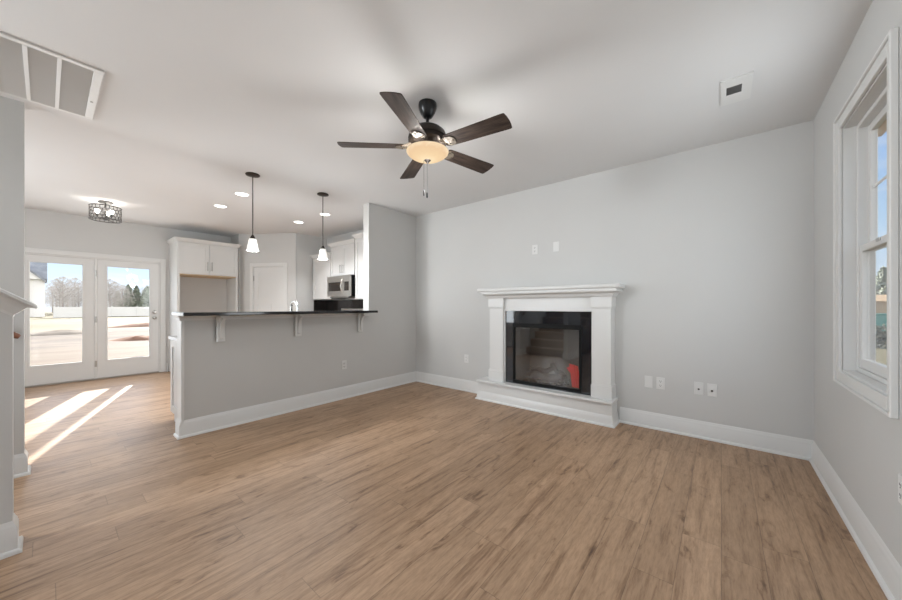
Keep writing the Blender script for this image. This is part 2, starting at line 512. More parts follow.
def offs_pts(path, t):
    """left-hand mitred offset of an open 2D path"""
    res = []
    n = len(path)
    for i in range(n):
        ds = []
        if i > 0:
            ds.append((Vector(path[i]) - Vector(path[i - 1])).normalized())
        if i < n - 1:
            ds.append((Vector(path[i + 1]) - Vector(path[i])).normalized())
        ns = [Vector((-d.y, d.x)) for d in ds]
        if len(ns) == 1:
            res.append(Vector(path[i]) + ns[0] * t)
        else:
            m_ = (ns[0] + ns[1])
            m_ = m_ / m_.dot(ns[0]) if abs(m_.dot(ns[0])) > 1e-6 else ns[0]
            res.append(Vector(path[i]) + m_ * t)
    return res

def sweep(bm, path, prof, only=None):
    """sweep a (t, z) profile along an open 2D path, t measured to the left of the path"""
    rings = []
    offs = [offs_pts(path, t) for t, z in prof]
    rng = range(len(path)) if only is None else (only, only + 1)
    for i in rng:
        rings.append([bm.verts.new((offs[k][i].x, offs[k][i].y, prof[k][1])) for k in range(len(prof))])
    n = len(prof)
    for A, B in zip(rings, rings[1:]):
        for k in range(n):
            bm.faces.new((A[k], A[(k + 1) % n], B[(k + 1) % n], B[k]))
    bm.faces.new(list(reversed(rings[0])))
    bm.faces.new(rings[-1])

def obj(name, bm, mat, parent=None, smooth=None, world=False):
    """link the bmesh as one mesh object; with world=True its coordinates are world ones and are made local to the parent"""
    bmesh.ops.recalc_face_normals(bm, faces=bm.faces)
    if parent is not None and world:
        inv = root_matrix(parent).inverted()
        bmesh.ops.transform(bm, matrix=inv, verts=bm.verts)
    me = bpy.data.meshes.new(name)
    bm.to_mesh(me)
    bm.free()
    me.materials.append(M[mat] if isinstance(mat, str) else mat)
    if smooth is not None:
        me.shade_smooth()
        me.set_sharp_from_angle(angle=math.radians(smooth))
    o = bpy.data.objects.new(name, me)
    COL.objects.link(o)
    if parent is not None:
        o.parent = parent
    return o

def root_matrix(o):
    m = Matrix.LocRotScale(o.location, o.rotation_euler, None)
    if o.parent is not None:
        m = root_matrix(o.parent) @ m
    return m

def B():
    return bmesh.new()

def bx(*a, **k):
    bm = B()
    box(bm, *a, **k)
    return bm

def thing(name, label, cat, loc=(0, 0, 0), rotz=0.0, group=None, kind=None):
    o = bpy.data.objects.new(name, None)
    COL.objects.link(o)
    o.empty_display_size = 0.1
    o.location = loc
    o.rotation_euler = (0, 0, rotz)
    tag(o, label, cat, group, kind)
    return o

def tag(o, label=None, cat=None, group=None, kind=None):
    if label: o['label'] = label
    if cat: o['category'] = cat
    if group: o['group'] = group
    if kind: o['kind'] = kind
    return o

def struct(name, bm, mat, parent=None, smooth=None, label=None, cat=None):
    o = obj(name, bm, mat, parent, smooth)
    if parent is None:
        tag(o, label, cat, None, 'structure')
    return o

def dup(root, loc, label, rotz=None):
    r = root.copy()
    COL.objects.link(r)
    r.location = loc
    r['label'] = label
    if rotz is not None:
        r.rotation_euler = (0, 0, rotz)
    for ch in list(root.children):
        c = ch.copy()
        COL.objects.link(c)
        c.parent = r
        for g in list(ch.children):
            d = g.copy()
            COL.objects.link(d)
            d.parent = c
    return r

# ------------------------------------------------------------------ room dimensions
CZ = 2.74          # ceiling height
D = 3.911          # fireplace wall
XR = 0.576         # window wall
XL = -3.946        # living side of the half wall
XB = -4.08         # kitchen side of the half wall
XF = -8.211        # wall with the glass doors
YE = 0.825         # near end of the half wall
YC = 2.955         # where the half wall meets the full-height part
YN = -3.15         # front wall behind the camera
XS = -3.975        # outer stair wall, living side
XK0, XK1 = -2.862, -2.760   # knee wall beside the stairs

# ------------------------------------------------------------------ structure
struct('floor', bx(XF - 0.05, XR + 0.05, YN - 0.05, D + 0.05, -0.08, 0.0), 'floor', label='brown oak plank floor running through living room and kitchen', cat='floor')
struct('ceiling', bx(XF - 0.2, XR + 0.2, YN - 0.2, D + 0.2, CZ, CZ + 0.12), 'ceiling', label='flat pale ceiling over living room and kitchen', cat='ceiling')

def wall_holes(bm, axis, a0, a1, t0, t1, z0, z1, holes):
    """wall along 'x' or 'y' from a0 to a1, thickness t0..t1, with rectangular holes (h0,h1,k0,k1)"""
    def put(p0, p1, k0, k1):
        if p1 - p0 < 1e-5 or k1 - k0 < 1e-5:
            return
        if axis == 'x':
            box(bm, p0, p1, t0, t1, k0, k1)
        else:
            box(bm, t0, t1, p0, p1, k0, k1)
    cur = a0
    for h0, h1, k0, k1 in sorted(holes):
        put(cur, h0, z0, z1)
        put(h0, h1, z0, k0)
        put(h0, h1, k1, z1)
        cur = h1
    put(cur, a1, z0, z1)

FBX0, FBX1, FBZ0, FBZ1 = -2.06, -1.205, 0.275, 1.03   # firebox opening
bm = B(); wall_holes(bm, 'x', -6.85, XR + 0.2, D, D + 0.16, 0, CZ, [(FBX0 - 0.02, FBX1 + 0.02, FBZ0 - 0.015, FBZ1 + 0.02)])
struct('wall_back', bm, 'wall')
WY0, WY1, WZ0, WZ1 = 2.325, 3.10, 0.838, 2.338           # side window opening
bm = B(); wall_holes(bm, 'y', YN - 0.1, D, XR, XR + 0.13, 0, CZ, [(WY0, WY1, WZ0, WZ1)])
struct('wall_right', bm, 'wall')
DY0, DY1, DZ1 = -0.305, 1.385, 2.075                    # glass door opening
bm = B(); wall_holes(bm, 'y', -1.75, 2.66, XF - 0.16, XF, 0, CZ, [(DY0, DY1, -0.001, DZ1)])
struct('wall_left', bm, 'wall')
bm = B(); wall_holes(bm, 'x', -4.1, XR + 0.2, YN - 0.16, YN, 0, CZ, [(-2.7, -0.3, 0.6, 2.4)])
struct('wall_front', bm, 'wall')
bm = B(); wall_holes(bm, 'x', XF - 0.1, -4.1, -1.75, -1.6, 0, CZ, [(-6.35, -4.85, 0.7, 2.3)])
struct('wall_dining', bm, 'wall')
bm = B(); wall_holes(bm, 'y', YN, -0.10, -4.10, XS, 0, CZ, [(-3.05, -2.20, 1.42, 2.55)])
struct('wall_stair', bm, 'wall')
bm = B()
box(bm, XB, XL, YE + 0.001, YC, 0, 1.152)
box(bm, XB, XL, YC, D, 0, CZ)
struct('wall_divider', bm, 'wall')
# pantry walls
PA = Vector((-6.723, 3.233)); PB = Vector((-7.775, 2.53))
pdir = (PB - PA).normalized(); pn = Vector((pdir.y, -pdir.x))   # normal to the pantry inside
if pn.dot(Vector((1, -1))) > 0: pn = -pn
def pw(s, d, z):
    q = PA + pdir * s + pn * d
    return (q.x, q.y, z)
plen = (PB - PA).length
PD0, PD1, PDZ = 0.245, 0.935, 2.07     # pantry door opening along the wall
def pbox(bm, s0, s1, d0, d1, z0, z1):
    prism(bm, [(s0, d0), (s1, d0), (s1, d1), (s0, d1)], lambda p: pw(p[0], p[1], z0), lambda p: pw(p[0], p[1], z1))
bm = B()
pbox(bm, 0, PD0, 0, 0.11, 0, CZ); pbox(bm, PD1, plen, 0, 0.11, 0, CZ); pbox(bm, PD0, PD1, 0, 0.11, PDZ, CZ)
struct('wall_pantry', bm, 'wall')
struct('wall_kitchen', bx(-6.84, -6.723, 3.25, D, 0, CZ), 'wall')
struct('wall_pantry_return', bx(XF, -7.74, 2.53, 2.64, 0, CZ), 'wall')

# knee wall with its sloped white cap
SL = 0.74
def kz(y): return 1.20 + SL * (-0.105 - y)
bm = B()
prism(bm, [(-0.105, 0), (-0.105, kz(-0.105)), (-1.0, kz(-1.0)), (-1.0, 0)], lambda p: (XK0, p[0], p[1]), lambda p: (XK1, p[0], p[1]))  # unseen far end cut short to let the added stair lamp through
struct('wall_knee', bm, 'wall')
bm = B()
lay = [(0.001, -0.012), (0.004, 0.001), (0.008, 0.006), (0.030, 0.042), (0.046, 0.067), (0.062, 0.078), (0.074, 0.083), (0.078, 0.088), (0.078, 0.099), (0.072, 0.104)]
rings = []
for o_, h in lay:
    ye_ = -0.105 + o_
    rings.append([bm.verts.new(v) for v in ((XK0 - o_, -1.0 - o_, kz(-1.0 - o_) + h), (XK0 - o_, ye_, kz(ye_) + h), (XK1 + o_, ye_, kz(ye_) + h), (XK1 + o_, -1.0 - o_, kz(-1.0 - o_) + h))])
for A, Bq in zip(rings, rings[1:]):
    for k in range(4):
        bm.faces.new((A[k], A[(k + 1) % 4], Bq[(k + 1) % 4], Bq[k]))
bm.faces.new(rings[0]); bm.faces.new(list(reversed(rings[-1])))
struct('trim_1', bm, 'trim', smooth=30)

# stairs between the knee wall and the stair wall (seen in the fireplace glass)
st = thing('staircase', 'short flight of oak treads between the stair walls', 'stairs', (-3.42, -0.4, 0), kind='structure')
RISE, RUN = 0.187, 0.262
for k in range(7):
    y1 = -0.42 - k * RUN
    obj('riser', bx(XS + 0.002, (XK0 if y1 > -0.9 else XK1) - 0.002, y1 - RUN, y1, 0.0, (k + 1) * RISE - 0.028), 'riser', st, world=True)
    dpt = RUN if k < 6 else 0.90
    obj('tread', bx(XS + 0.002, (XK0 if y1 > -0.9 else XK1) - 0.002, y1 - dpt, y1 + 0.028, (k + 1) * RISE - 0.027, (k + 1) * RISE, bev=0.006), 'tread', st, world=True)

# baseboards with shoe moulding
BBP = [(0.0, 0.0), (0.031, 0.0), (0.030, 0.010), (0.026, 0.018), (0.017, 0.022), (0.016, 0.026), (0.016, 0.118), (0.013, 0.124),
       (0.013, 0.131), (0.009, 0.141), (0.005, 0.149), (0.004, 0.156), (0.0, 0.161)]
def baseboards(path, names):
    for i, nm in enumerate(names):
        bm = B()
        sweep(bm, path, BBP, only=i)
        struct(nm, bm, 'trim', smooth=40)
baseboards([(XR, YN), (XR, D), (-0.846, D)], ['baseboard_right', 'baseboard_back'])
baseboards([(-2.565, D), (XL, D), (XL, YE - 0.018), (XB - 0.0, YE - 0.018)], ['baseboard_back.001', 'baseboard_divider', 'baseboard_divider_end'])
baseboards([(-4.10, -1.6), (-4.10, -0.10), (XS, -0.10), (XS, -0.40)], ['baseboard_stair_side', 'baseboard_stair_end', 'baseboard_stair'])
baseboards([(XK0, -0.38), (XK0, -0.105), (XK1, -0.105), (XK1, -1.0)], ['baseboard_knee_stair', 'baseboard_knee_end', 'baseboard_knee'])
baseboards([(-2.74, YN), (XR, YN)], ['baseboard_front'])
baseboards([(XF, 1.485), (XF, 1.462)], ['baseboard_left'])
baseboards([(XF, -0.385), (XF, -1.6), (-4.10, -1.6)], ['baseboard_left.001', 'baseboard_dining'])

# white post trim on the end of the half wall, and apron under the counter
bm = B()
box(bm, XB - 0.006, XL + 0.012, YE - 0.018, YE + 0.0, 0.0, 1.152, bev=0.002)
box(bm, XL + 0.0005, XL + 0.010, YE - 0.018, YE + 0.006, 0.17, 1.152)
struct('trim_2', bm, 'trim')
bm = B()
sweep(bm, [(XL, YC - 0.002), (XL, YE - 0.018), (XB, YE - 0.018)], [(0, 1.106), (0.013, 1.106), (0.013, 1.13), (0.018, 1.136), (0.024, 1.150), (0.024, 1.1535), (0, 1.1535)])
struct('trim_3', bm, 'trim')

# ------------------------------------------------------------------ glass doors (door_1)
dr = thing('door_1', 'white double patio door unit with two tall glass panes', 'door', (XF, 0.54, 0), kind='structure')
bm = B()
for a, b_ in ((DY0 - 0.066, DY0 + 0.012), (DY1 - 0.012, DY1 + 0.066)):
    box(bm, XF, XF + 0.018, a, b_, 0, DZ1 + 0.066, bev=0.004)
box(bm, XF, XF + 0.018, DY0 + 0.012, DY1 - 0.012, DZ1 - 0.012, DZ1 + 0.066, bev=0.004)
obj('casing', bm, 'trim', dr, world=True)
bm = B()
box(bm, XF - 0.155, XF - 0.002, DY0 + 0.001, DY0 + 0.03, 0.0, DZ1 - 0.001)
box(bm, XF - 0.155, XF - 0.002, DY1 - 0.03, DY1 - 0.001, 0.0, DZ1 - 0.001)
box(bm, XF - 0.155, XF - 0.002, DY0 + 0.03, DY1 - 0.03, DZ1 - 0.03, DZ1 - 0.001)
box(bm, XF - 0.155, XF - 0.002, 0.522, 0.556, 0.02, DZ1 - 0.03)
obj('door_frame', bm, 'trim', dr, world=True)
obj('threshold', bx(XF - 0.155, XF - 0.002, DY0 + 0.03, DY1 - 0.03, 0.0, 0.02, bev=0.004), 'nickel', dr, world=True)
GZ0, GZ1 = 0.32, 1.93
for nm, y0, y1, g0, g1 in (('door_panel', DY0 + 0.033, 0.519, -0.152, 0.388), ('door_panel', 0.559, DY1 - 0.033, 0.678, 1.222)):
    bm = B()
    xa, xb = XF - 0.052, XF - 0.008
    box(bm, xa, xb, y0, g0, 0.024, DZ1 - 0.034); box(bm, xa, xb, g1, y1, 0.024, DZ1 - 0.034)
    box(bm, xa, xb, g0, g1, 0.024, GZ0); box(bm, xa, xb, g0, g1, GZ1, DZ1 - 0.034)
    # raised glazing bead
    for (a, b_, c, d_) in ((g0 - 0.022, g0, GZ0 - 0.022, GZ1 + 0.022), (g1, g1 + 0.022, GZ0 - 0.022, GZ1 + 0.022), (g0, g1, GZ0 - 0.022, GZ0), (g0, g1, GZ1, GZ1 + 0.022)):
        box(bm, xb - 0.001, xb + 0.006, a, b_, c, d_, bev=0.002)
    p = obj(nm, bm, 'trim', dr, world=True)
    obj('glass_pane', bx(xa + 0.018, xa + 0.024, g0 - 0.004, g1 + 0.004, GZ0 - 0.004, GZ1 + 0.004), 'glass', p, world=True)
bm = B()
for z in (0.27, 1.02, 1.80):
    box(bm, XF - 0.006, XF + 0.004, 0.525, 0.553, z - 0.05, z + 0.05)
    tube(bm, [(XF + 0.006, 0.539, z - 0.052), (XF + 0.006, 0.539, z + 0.052)], 0.007, 8)
obj('hinge', bm, 'nickel', dr, world=True)
yk = 1.288
for z, r, nm in ((1.03, 0.027, 'door_knob'), (1.135, 0.026, 'deadbolt')):
    bm = B()
    tube(bm, [(XF - 0.008, yk, z), (XF + 0.004, yk, z), (XF + 0.006, yk, z)], [0.032, 0.032, 0.028], 20)
    if nm == 'door_knob':
        tube(bm, [(XF + 0.005, yk, z), (XF + 0.025, yk, z)], 0.012, 12)
        tube(bm, [(XF + 0.023, yk, z), (XF + 0.030, yk, z), (XF + 0.045, yk, z), (XF + 0.054, yk, z), (XF + 0.058, yk, z)], [0.014, 0.023, 0.028, 0.023, 0.010], 20)
    else:
        tube(bm, [(XF + 0.005, yk, z), (XF + 0.014, yk, z)], 0.019, 16)
        box(bm, XF + 0.013, XF + 0.030, yk - 0.005, yk + 0.005, z - 0.016, z + 0.016, bev=0.002)
    obj(nm, bm, 'nickel', dr, 40, world=True)

# ------------------------------------------------------------------ pantry door (door_2)
ang = math.atan2(pdir.y, pdir.x)
pd = thing('door_2', 'white panelled pantry door beside the tall refrigerator cabinet', 'door', pw(PD0, 0, 0), ang, kind='structure')
# local frame: x runs along the wall (to the left in the picture), y is -out of the wall
sgn = 1.0
out_l = Vector((-pn.x, -pn.y))
lx = Vector((math.cos(ang), math.sin(ang))); ly = Vector((-lx.y, lx.x))
so = 1.0 if ly.dot(out_l) > 0 else -1.0     # local y sign pointing into the kitchen
WD = PD1 - PD0
def lb(bm, x0, x1, d0, d1, z0, z1, bev=0.0):
    a, b_ = sorted((d0 * so, d1 * so))
    box(bm, x0, x1, a, b_, z0, z1, bev=bev)
bm = B()
lb(bm, -0.062, 0.008, 0.0, 0.018, 0, PDZ + 0.062, 0.004); lb(bm, WD - 0.008, WD + 0.062, 0.0, 0.018, 0, PDZ + 0.062, 0.004)
lb(bm, 0.008, WD - 0.008, 0.0, 0.018, PDZ - 0.008, PDZ + 0.062, 0.004)
obj('casing', bm, 'trim', pd)
bm = B()
lb(bm, 0.001, 0.02, -0.108, -0.001, 0, PDZ - 0.001); lb(bm, WD - 0.02, WD - 0.001, -0.108, -0.001, 0, PDZ - 0.001); lb(bm, 0.02, WD - 0.02, -0.108, -0.001, PDZ - 0.02, PDZ - 0.001)
obj('door_frame', bm, 'trim', pd)
bm = B()
e0, e1, zt = 0.023, WD - 0.023, PDZ - 0.023
st_, th = 0.095, (-0.040, -0.005)
xm_ = (e0 + e1) / 2
lb(bm, e0, e0 + st_, th[0], th[1], 0.012, zt); lb(bm, e1 - st_, e1, th[0], th[1], 0.012, zt)
lb(bm, e0 + st_, e1 - st_, th[0], th[1], 0.012, 0.22); lb(bm, e0 + st_, e1 - st_, th[0], th[1], zt - 0.11, zt)
lb(bm, e0 + st_, e1 - st_, th[0], th[1], 1.30, 1.39)
lb(bm, xm_ - 0.045, xm_ + 0.045, th[0], th[1], 0.22, 1.30)
lb(bm, e0 + st_, e1 - st_, -0.032, -0.014, 0.21, zt - 0.1)
obj('door_leaf', bm, 'trim', pd)
bm = B()
for z in (0.25, 1.03, 1.82):
    lb(bm, WD - 0.026, WD - 0.014, -0.004, 0.003, z - 0.05, z + 0.05)
    tube(bm, [(WD - 0.020, 0.006 * so, z - 0.052), (WD - 0.020, 0.006 * so, z + 0.052)], 0.007, 8)
obj('hinge', bm, 'nickel', pd)
bm = B()
tube(bm, [(e0 + 0.06, -0.006 * so, 0.95), (e0 + 0.06, 0.004 * so, 0.95)], 0.032, 20)
tube(bm, [(e0 + 0.06, 0.003 * so, 0.95), (e0 + 0.06, 0.022 * so, 0.95), (e0 + 0.06, 0.026 * so, 0.95), (e0 + 0.06, 0.045 * so, 0.95), (e0 + 0.06, 0.056 * so, 0.95)], [0.012, 0.012, 0.024, 0.028, 0.012], 20)
obj('door_knob', bm, 'nickel', pd, 40)

# ------------------------------------------------------------------ side window (window_1)
wn = thing('window_1', 'white double hung window in the right wall', 'window', (XR, (WY0 + WY1) / 2, WZ0), kind='structure')
cw = 0.072
bm = B()
def casing_ring(bm, x0, x1, w0, w1, bev):
    """ring around the window opening between offsets w0..w1"""
    box(bm, x0, x1, WY0 - w1, WY0 - w0, WZ0 - w1, WZ1 + w1, bev=bev)
    box(bm, x0, x1, WY1 + w0, WY1 + w1, WZ0 - w1, WZ1 + w1, bev=bev)
    box(bm, x0, x1, WY0 - w0, WY1 + w0, WZ0 - w1, WZ0 - w0, bev=bev)
    box(bm, x0, x1, WY0 - w0, WY1 + w0, WZ1 + w0, WZ1 + w1, bev=bev)
casing_ring(bm, XR - 0.016, XR, -0.004, cw - 0.015, 0.003)
casing_ring(bm, XR - 0.026, XR, cw - 0.016, cw, 0.004)
obj('casing', bm, 'trim', wn, world=True)
bm = B()
jx0, jx1 = XR + 0.001, XR + 0.126
box(bm, jx0, jx1, WY0 + 0.001, WY0 + 0.013, WZ0 + 0.001, WZ1 - 0.001); box(bm, jx0, jx1, WY1 - 0.013, WY1 - 0.001, WZ0 + 0.001, WZ1 - 0.001)
box(bm, jx0, jx1, WY0 + 0.013, WY1 - 0.013, WZ1 - 0.013, WZ1 - 0.001); box(bm, jx0, jx1, WY0 + 0.013, WY1 - 0.013, WZ0 + 0.001, WZ0 + 0.013)
obj('jamb', bm, 'trim', wn, world=True)
bm = B()
fx0, fx1 = XR + 0.052, XR + 0.122
a0, a1, b0, b1 = WY0 + 0.014, WY1 - 0.014, WZ0 + 0.014, WZ1 - 0.014
fw = 0.026
box(bm, fx0, fx1, a0, a0 + fw, b0, b1, bev=0.003); box(bm, fx0, fx1, a1 - fw, a1, b0, b1, bev=0.003)
box(bm, fx0, fx1, a0 + fw, a1 - fw, b1 - fw, b1, bev=0.003); box(bm, fx0, fx1, a0 + fw, a1 - fw, b0, b0 + fw, bev=0.003)
obj('frame', bm, 'trim', wn, world=True)
a0 += fw + 0.001; a1 -= fw + 0.001; b0 += fw + 0.001; b1 -= fw + 0.001
ZM = 1.58
def sash(nm, x0, x1, z0, z1, rail_b, rail_t, munt):
    bm = B()
    s_ = 0.042
    box(bm, x0, x1, a0, a0 + s_, z0, z1, bev=0.003); box(bm, x0, x1, a1 - s_, a1, z0, z1, bev=0.003)
    box(bm, x0, x1, a0 + s_, a1 - s_, z0, z0 + rail_b, bev=0.003); box(bm, x0, x1, a0 + s_, a1 - s_, z1 - rail_t, z1, bev=0.003)
    p = obj(nm, bm, 'trim', wn, world=True)
    xg = x0 + 0.016
    g = obj('glass_pane', bx(xg, xg + 0.004, a0 + s_ - 0.003, a1 - s_ + 0.003, z0 + rail_b - 0.003, z1 - rail_t + 0.003), 'glass', p, world=True)
    if munt:
        bm = B()
        ym = (a0 + a1) / 2; zm = (z0 + rail_b + z1 - rail_t) / 2
        box(bm, xg - 0.007, xg - 0.001, ym - 0.009, ym + 0.009, z0 + rail_b, z1 - rail_t, bev=0.002)
        box(bm, xg - 0.007, xg - 0.001, a0 + s_, a1 - s_, zm - 0.009, zm + 0.009, bev=0.002)
        obj('muntin', bm, 'trim', p, world=True)
sash('upper_sash', XR + 0.091, XR + 0.119, ZM - 0.02, b1, 0.04, 0.042, True)
sash('lower_sash', XR + 0.060, XR + 0.088, b0, ZM + 0.02, 0.055, 0.04, False)
bm = B(); box(bm, XR + 0.054, XR + 0.060, 2.72, 2.77, ZM + 0.0, ZM + 0.018, bev=0.002)
obj('sash_lock', bm, 'nickel', wn, world=True)

# front window behind the camera (seen in reflections)
w2 = thing('window_2', 'wide white window in the front wall behind the viewer', 'window', (-1.5, YN, 0.6), kind='structure')
bm = B()
for (x0, x1, z0, z1) in ((-2.78, -2.695, 0.52, 2.48), (-0.305, -0.22, 0.52, 2.48), (-2.695, -0.305, 0.52, 0.605), (-2.695, -0.305, 2.395, 2.48)):
    box(bm, x0, x1, YN + 0.001, YN + 0.02, z0, z1, bev=0.004)
obj('casing', bm, 'trim', w2, world=True)
bm = B()
for (x0, x1, z0, z1) in ((-2.699, -2.65, 0.601, 2.399), (-0.35, -0.301, 0.601, 2.399), (-2.65, -0.35, 0.601, 0.65), (-2.65, -0.35, 2.35, 2.399), (-1.92, -1.86, 0.65, 2.35), (-1.14, -1.08, 0.65, 2.35), (-2.65, -0.35, 1.48, 1.53)):
    box(bm, x0, x1, YN - 0.13, YN - 0.09, z0, z1)
obj('frame', bm, 'trim', w2, world=True)
obj('glass_pane', bx(-2.66, -0.34, YN - 0.118, YN - 0.114, 0.64, 2.36), 'glass', w2, world=True)

# made-up landing window behind the camera, put in for the fill lamp
w4 = thing('added_window_4', 'unseen white stair landing window added for light behind the viewer', 'window', (XS, -2.625, 1.42), kind='structure')
bm = B()
for (y0, y1, z0, z1) in ((-3.12, -3.045, 1.345, 2.625), (-2.205, -2.13, 1.345, 2.625), (-3.045, -2.205, 1.345, 1.425), (-3.045, -2.205, 2.545, 2.625)):
    box(bm, XS + 0.0005, XS + 0.02, y0, y1, z0, z1, bev=0.004)
obj('casing', bm, 'trim', w4, world=True)
bm = B()
for (y0, y1, z0, z1) in ((-3.049, -3.0, 1.421, 2.549), (-2.25, -2.201, 1.421, 2.549), (-3.0, -2.25, 1.421, 1.47), (-3.0, -2.25, 2.50, 2.549), (-3.0, -2.25, 1.96, 2.01)):
    box(bm, -4.09, -4.05, y0, y1, z0, z1)
obj('frame', bm, 'trim', w4, world=True)
obj('glass_pane', bx(-4.075, -4.071, -3.01, -2.24, 1.46, 2.51), 'glass', w4, world=True)

# dining window (its light falls into the kitchen; seen only in reflections)
w3 = thing('window_3', 'white window in the dining wall hidden behind the stair wall', 'window', (-5.6, -1.6, 0.7), kind='structure')
bm = B()
for (x0, x1, z0, z1) in ((-6.43, -6.345, 0.62, 2.38), (-4.855, -4.77, 0.62, 2.38), (-6.345, -4.855, 0.62, 0.705), (-6.345, -4.855, 2.295, 2.38)):
    box(bm, x0, x1, -1.599, -1.58, z0, z1, bev=0.004)
obj('casing', bm, 'trim', w3, world=True)
bm = B()
for (x0, x1, z0, z1) in ((-6.349, -6.30, 0.701, 2.299), (-4.90, -4.851, 0.701, 2.299), (-6.30, -4.90, 0.701, 0.75), (-6.30, -4.90, 2.25, 2.299), (-5.63, -5.57, 0.75, 2.25), (-6.30, -4.90, 1.48, 1.53)):
    box(bm, x0, x1, -1.72, -1.68, z0, z1)
obj('frame', bm, 'trim', w3, world=True)
obj('glass_pane', bx(-6.31, -4.89, -1.708, -1.704, 0.74, 2.26), 'glass', w3, world=True)

# ------------------------------------------------------------------ fireplace mantel and hearth
YP = 3.735
HT = 0.262
fm = thing('fireplace_mantel', 'white wooden fireplace mantel with pilasters and raised hearth', 'fireplace', (-1.66, D, 0))
HX0, HX1, HY = -2.535, -0.872, 3.685
bm = B()
box(bm, HX0, HX1, HY, D - 0.001, 0, HT - 0.028)
sweep(bm, [(HX1, D - 0.001), (HX1, HY), (HX0, HY), (HX0, D - 0.001)][::-1], [(0, 0), (-0.031, 0), (-0.030, 0.010), (-0.026, 0.018), (-0.018, 0.022), (-0.016, 0.03), (-0.014, 0.05), (-0.010, 0.075), (-0.003, 0.105), (0, 0.11)])
obj('hearth', bm, 'trim', fm, 40, world=True)
obj('hearth_slab', bx(HX0 - 0.012, HX1 + 0.012, HY - 0.035, D - 0.001, HT - 0.028, HT, bev=0.005, seg=2), 'trim', fm, world=True)
PL = (-2.386, -2.185); PR = (-1.080, -0.895)
for x0, x1 in (PL, PR):
    p = obj('pilaster', bx(x0, x1, YP, D - 0.001, HT, 1.345), 'trim', fm, world=True)
    bm = B()
    box(bm, x0 - 0.012, x1 + 0.012, YP - 0.014, D - 0.001, HT, 0.40, bev=0.003)
    box(bm, x0 - 0.006, x1 + 0.006, YP - 0.008, D - 0.001, 0.399, 0.412, bev=0.003)
    obj('plinth', bm, 'trim', p, world=True)
    bm = B()
    box(bm, x0 - 0.012, x1 + 0.012, YP - 0.016, D - 0.001, 1.228, 1.345, bev=0.003)
    box(bm, x0 - 0.006, x1 + 0.006, YP - 0.009, D - 0.001, 1.214, 1.229, bev=0.003)
    obj('capital', bm, 'trim', p, world=True)
    # thin inner frame step beside the black surround
bm = B()
box(bm, PL[1] + 0.001, PR[0] - 0.001, YP + 0.03, D - 0.001, 1.205, 1.345)
box(bm, PL[1] + 0.001, PR[0] - 0.001, YP + 0.018, YP + 0.031, 1.183, 1.207, bev=0.003)
box(bm, PL[1] + 0.001, PL[1] + 0.02, YP + 0.018, D - 0.001, HT, 1.184, bev=0.003)
box(bm, PR[0] - 0.014, PR[0] - 0.001, YP + 0.018, D - 0.001, HT, 1.184, bev=0.003)
obj('frieze', bm, 'trim', fm, world=True)
# crown moulding stack and shelf
mx0, mx1 = PL[0] - 0.012, PR[1] + 0.012
path = [(mx0, D - 0.001), (mx0, YP - 0.016), (mx1, YP - 0.016), (mx1, D - 0.001)]
crown = [(0.15, 1.345), (-0.006, 1.345), (-0.012, 1.352), (-0.020, 1.360), (-0.024, 1.372), (-0.034, 1.384), (-0.052, 1.392), (-0.060, 1.398), (-0.062, 1.410), (-0.058, 1.418), (0.15, 1.418)]
bm = B(); sweep(bm, path, crown)
obj('crown_moulding', bm, 'trim', fm, 35, world=True)
bm = B()
box(bm, mx0 - 0.085, mx1 + 0.055, YP - 0.016 - 0.055, D - 0.001, 1.418, 1.430)
box(bm, mx0 - 0.137, mx1 + 0.092, YP - 0.016 - 0.075, D - 0.001, 1.430, 1.476, bev=0.016, seg=4)
obj('mantel_shelf', bm, 'trim', fm, 40, world=True)

# fireplace insert
fi = thing('fireplace_insert', 'black electric fireplace insert with reflective glass front', 'fireplace', ((FBX0 + FBX1) / 2, D, HT))
YS = 3.775
sx0, sx1 = PL[1] + 0.021, PR[0] - 0.015
bm = B()
wall_holes(bm, 'x', sx0, sx1, YS, D - 0.002, HT + 0.001, 1.183, [(FBX0, FBX1, FBZ0, FBZ1)])
obj('surround_panel', bm, 'slate', fi, world=True)
bm = B()
box(bm, FBX0, FBX1, YS - 0.012, YS + 0.02, FBZ1 - 0.052, FBZ1, bev=0.003)
box(bm, FBX0, FBX1, YS - 0.012, YS + 0.02, FBZ0, FBZ0 + 0.035, bev=0.003)
box(bm, FBX0, FBX0 + 0.026, YS - 0.012, YS + 0.02, FBZ0 + 0.035, FBZ1 - 0.052, bev=0.003)
box(bm, FBX1 - 0.026, FBX1, YS - 0.012, YS + 0.02, FBZ0 + 0.035, FBZ1 - 0.052, bev=0.003)
obj('frame', bm, 'black_matte', fi, world=True)
obj('glass_pane', bx(FBX0 + 0.024, FBX1 - 0.024, YS + 0.006, YS + 0.010, FBZ0 + 0.033, FBZ1 - 0.05), 'fireglass', fi, world=True)
bm = B()
fx0_, fx1_, fy1 = FBX0 + 0.002, FBX1 - 0.002, D + 0.33
box(bm, fx0_ - 0.015, fx0_, YS + 0.022, fy1, FBZ0, FBZ1 - 0.02); box(bm, fx1_, fx1_ + 0.015, YS + 0.022, fy1, FBZ0, FBZ1 - 0.02)
box(bm, fx0_, fx1_, fy1, fy1 + 0.015, FBZ0, FBZ1 - 0.02)
box(bm, fx0_, fx1_, YS + 0.022, fy1, FBZ1 - 0.035, FBZ1 - 0.02); box(bm, fx0_, fx1_, YS + 0.022, fy1, FBZ0 - 0.012, FBZ0 + 0.004)
obj('firebox', bm, 'brickliner', fi, world=True)
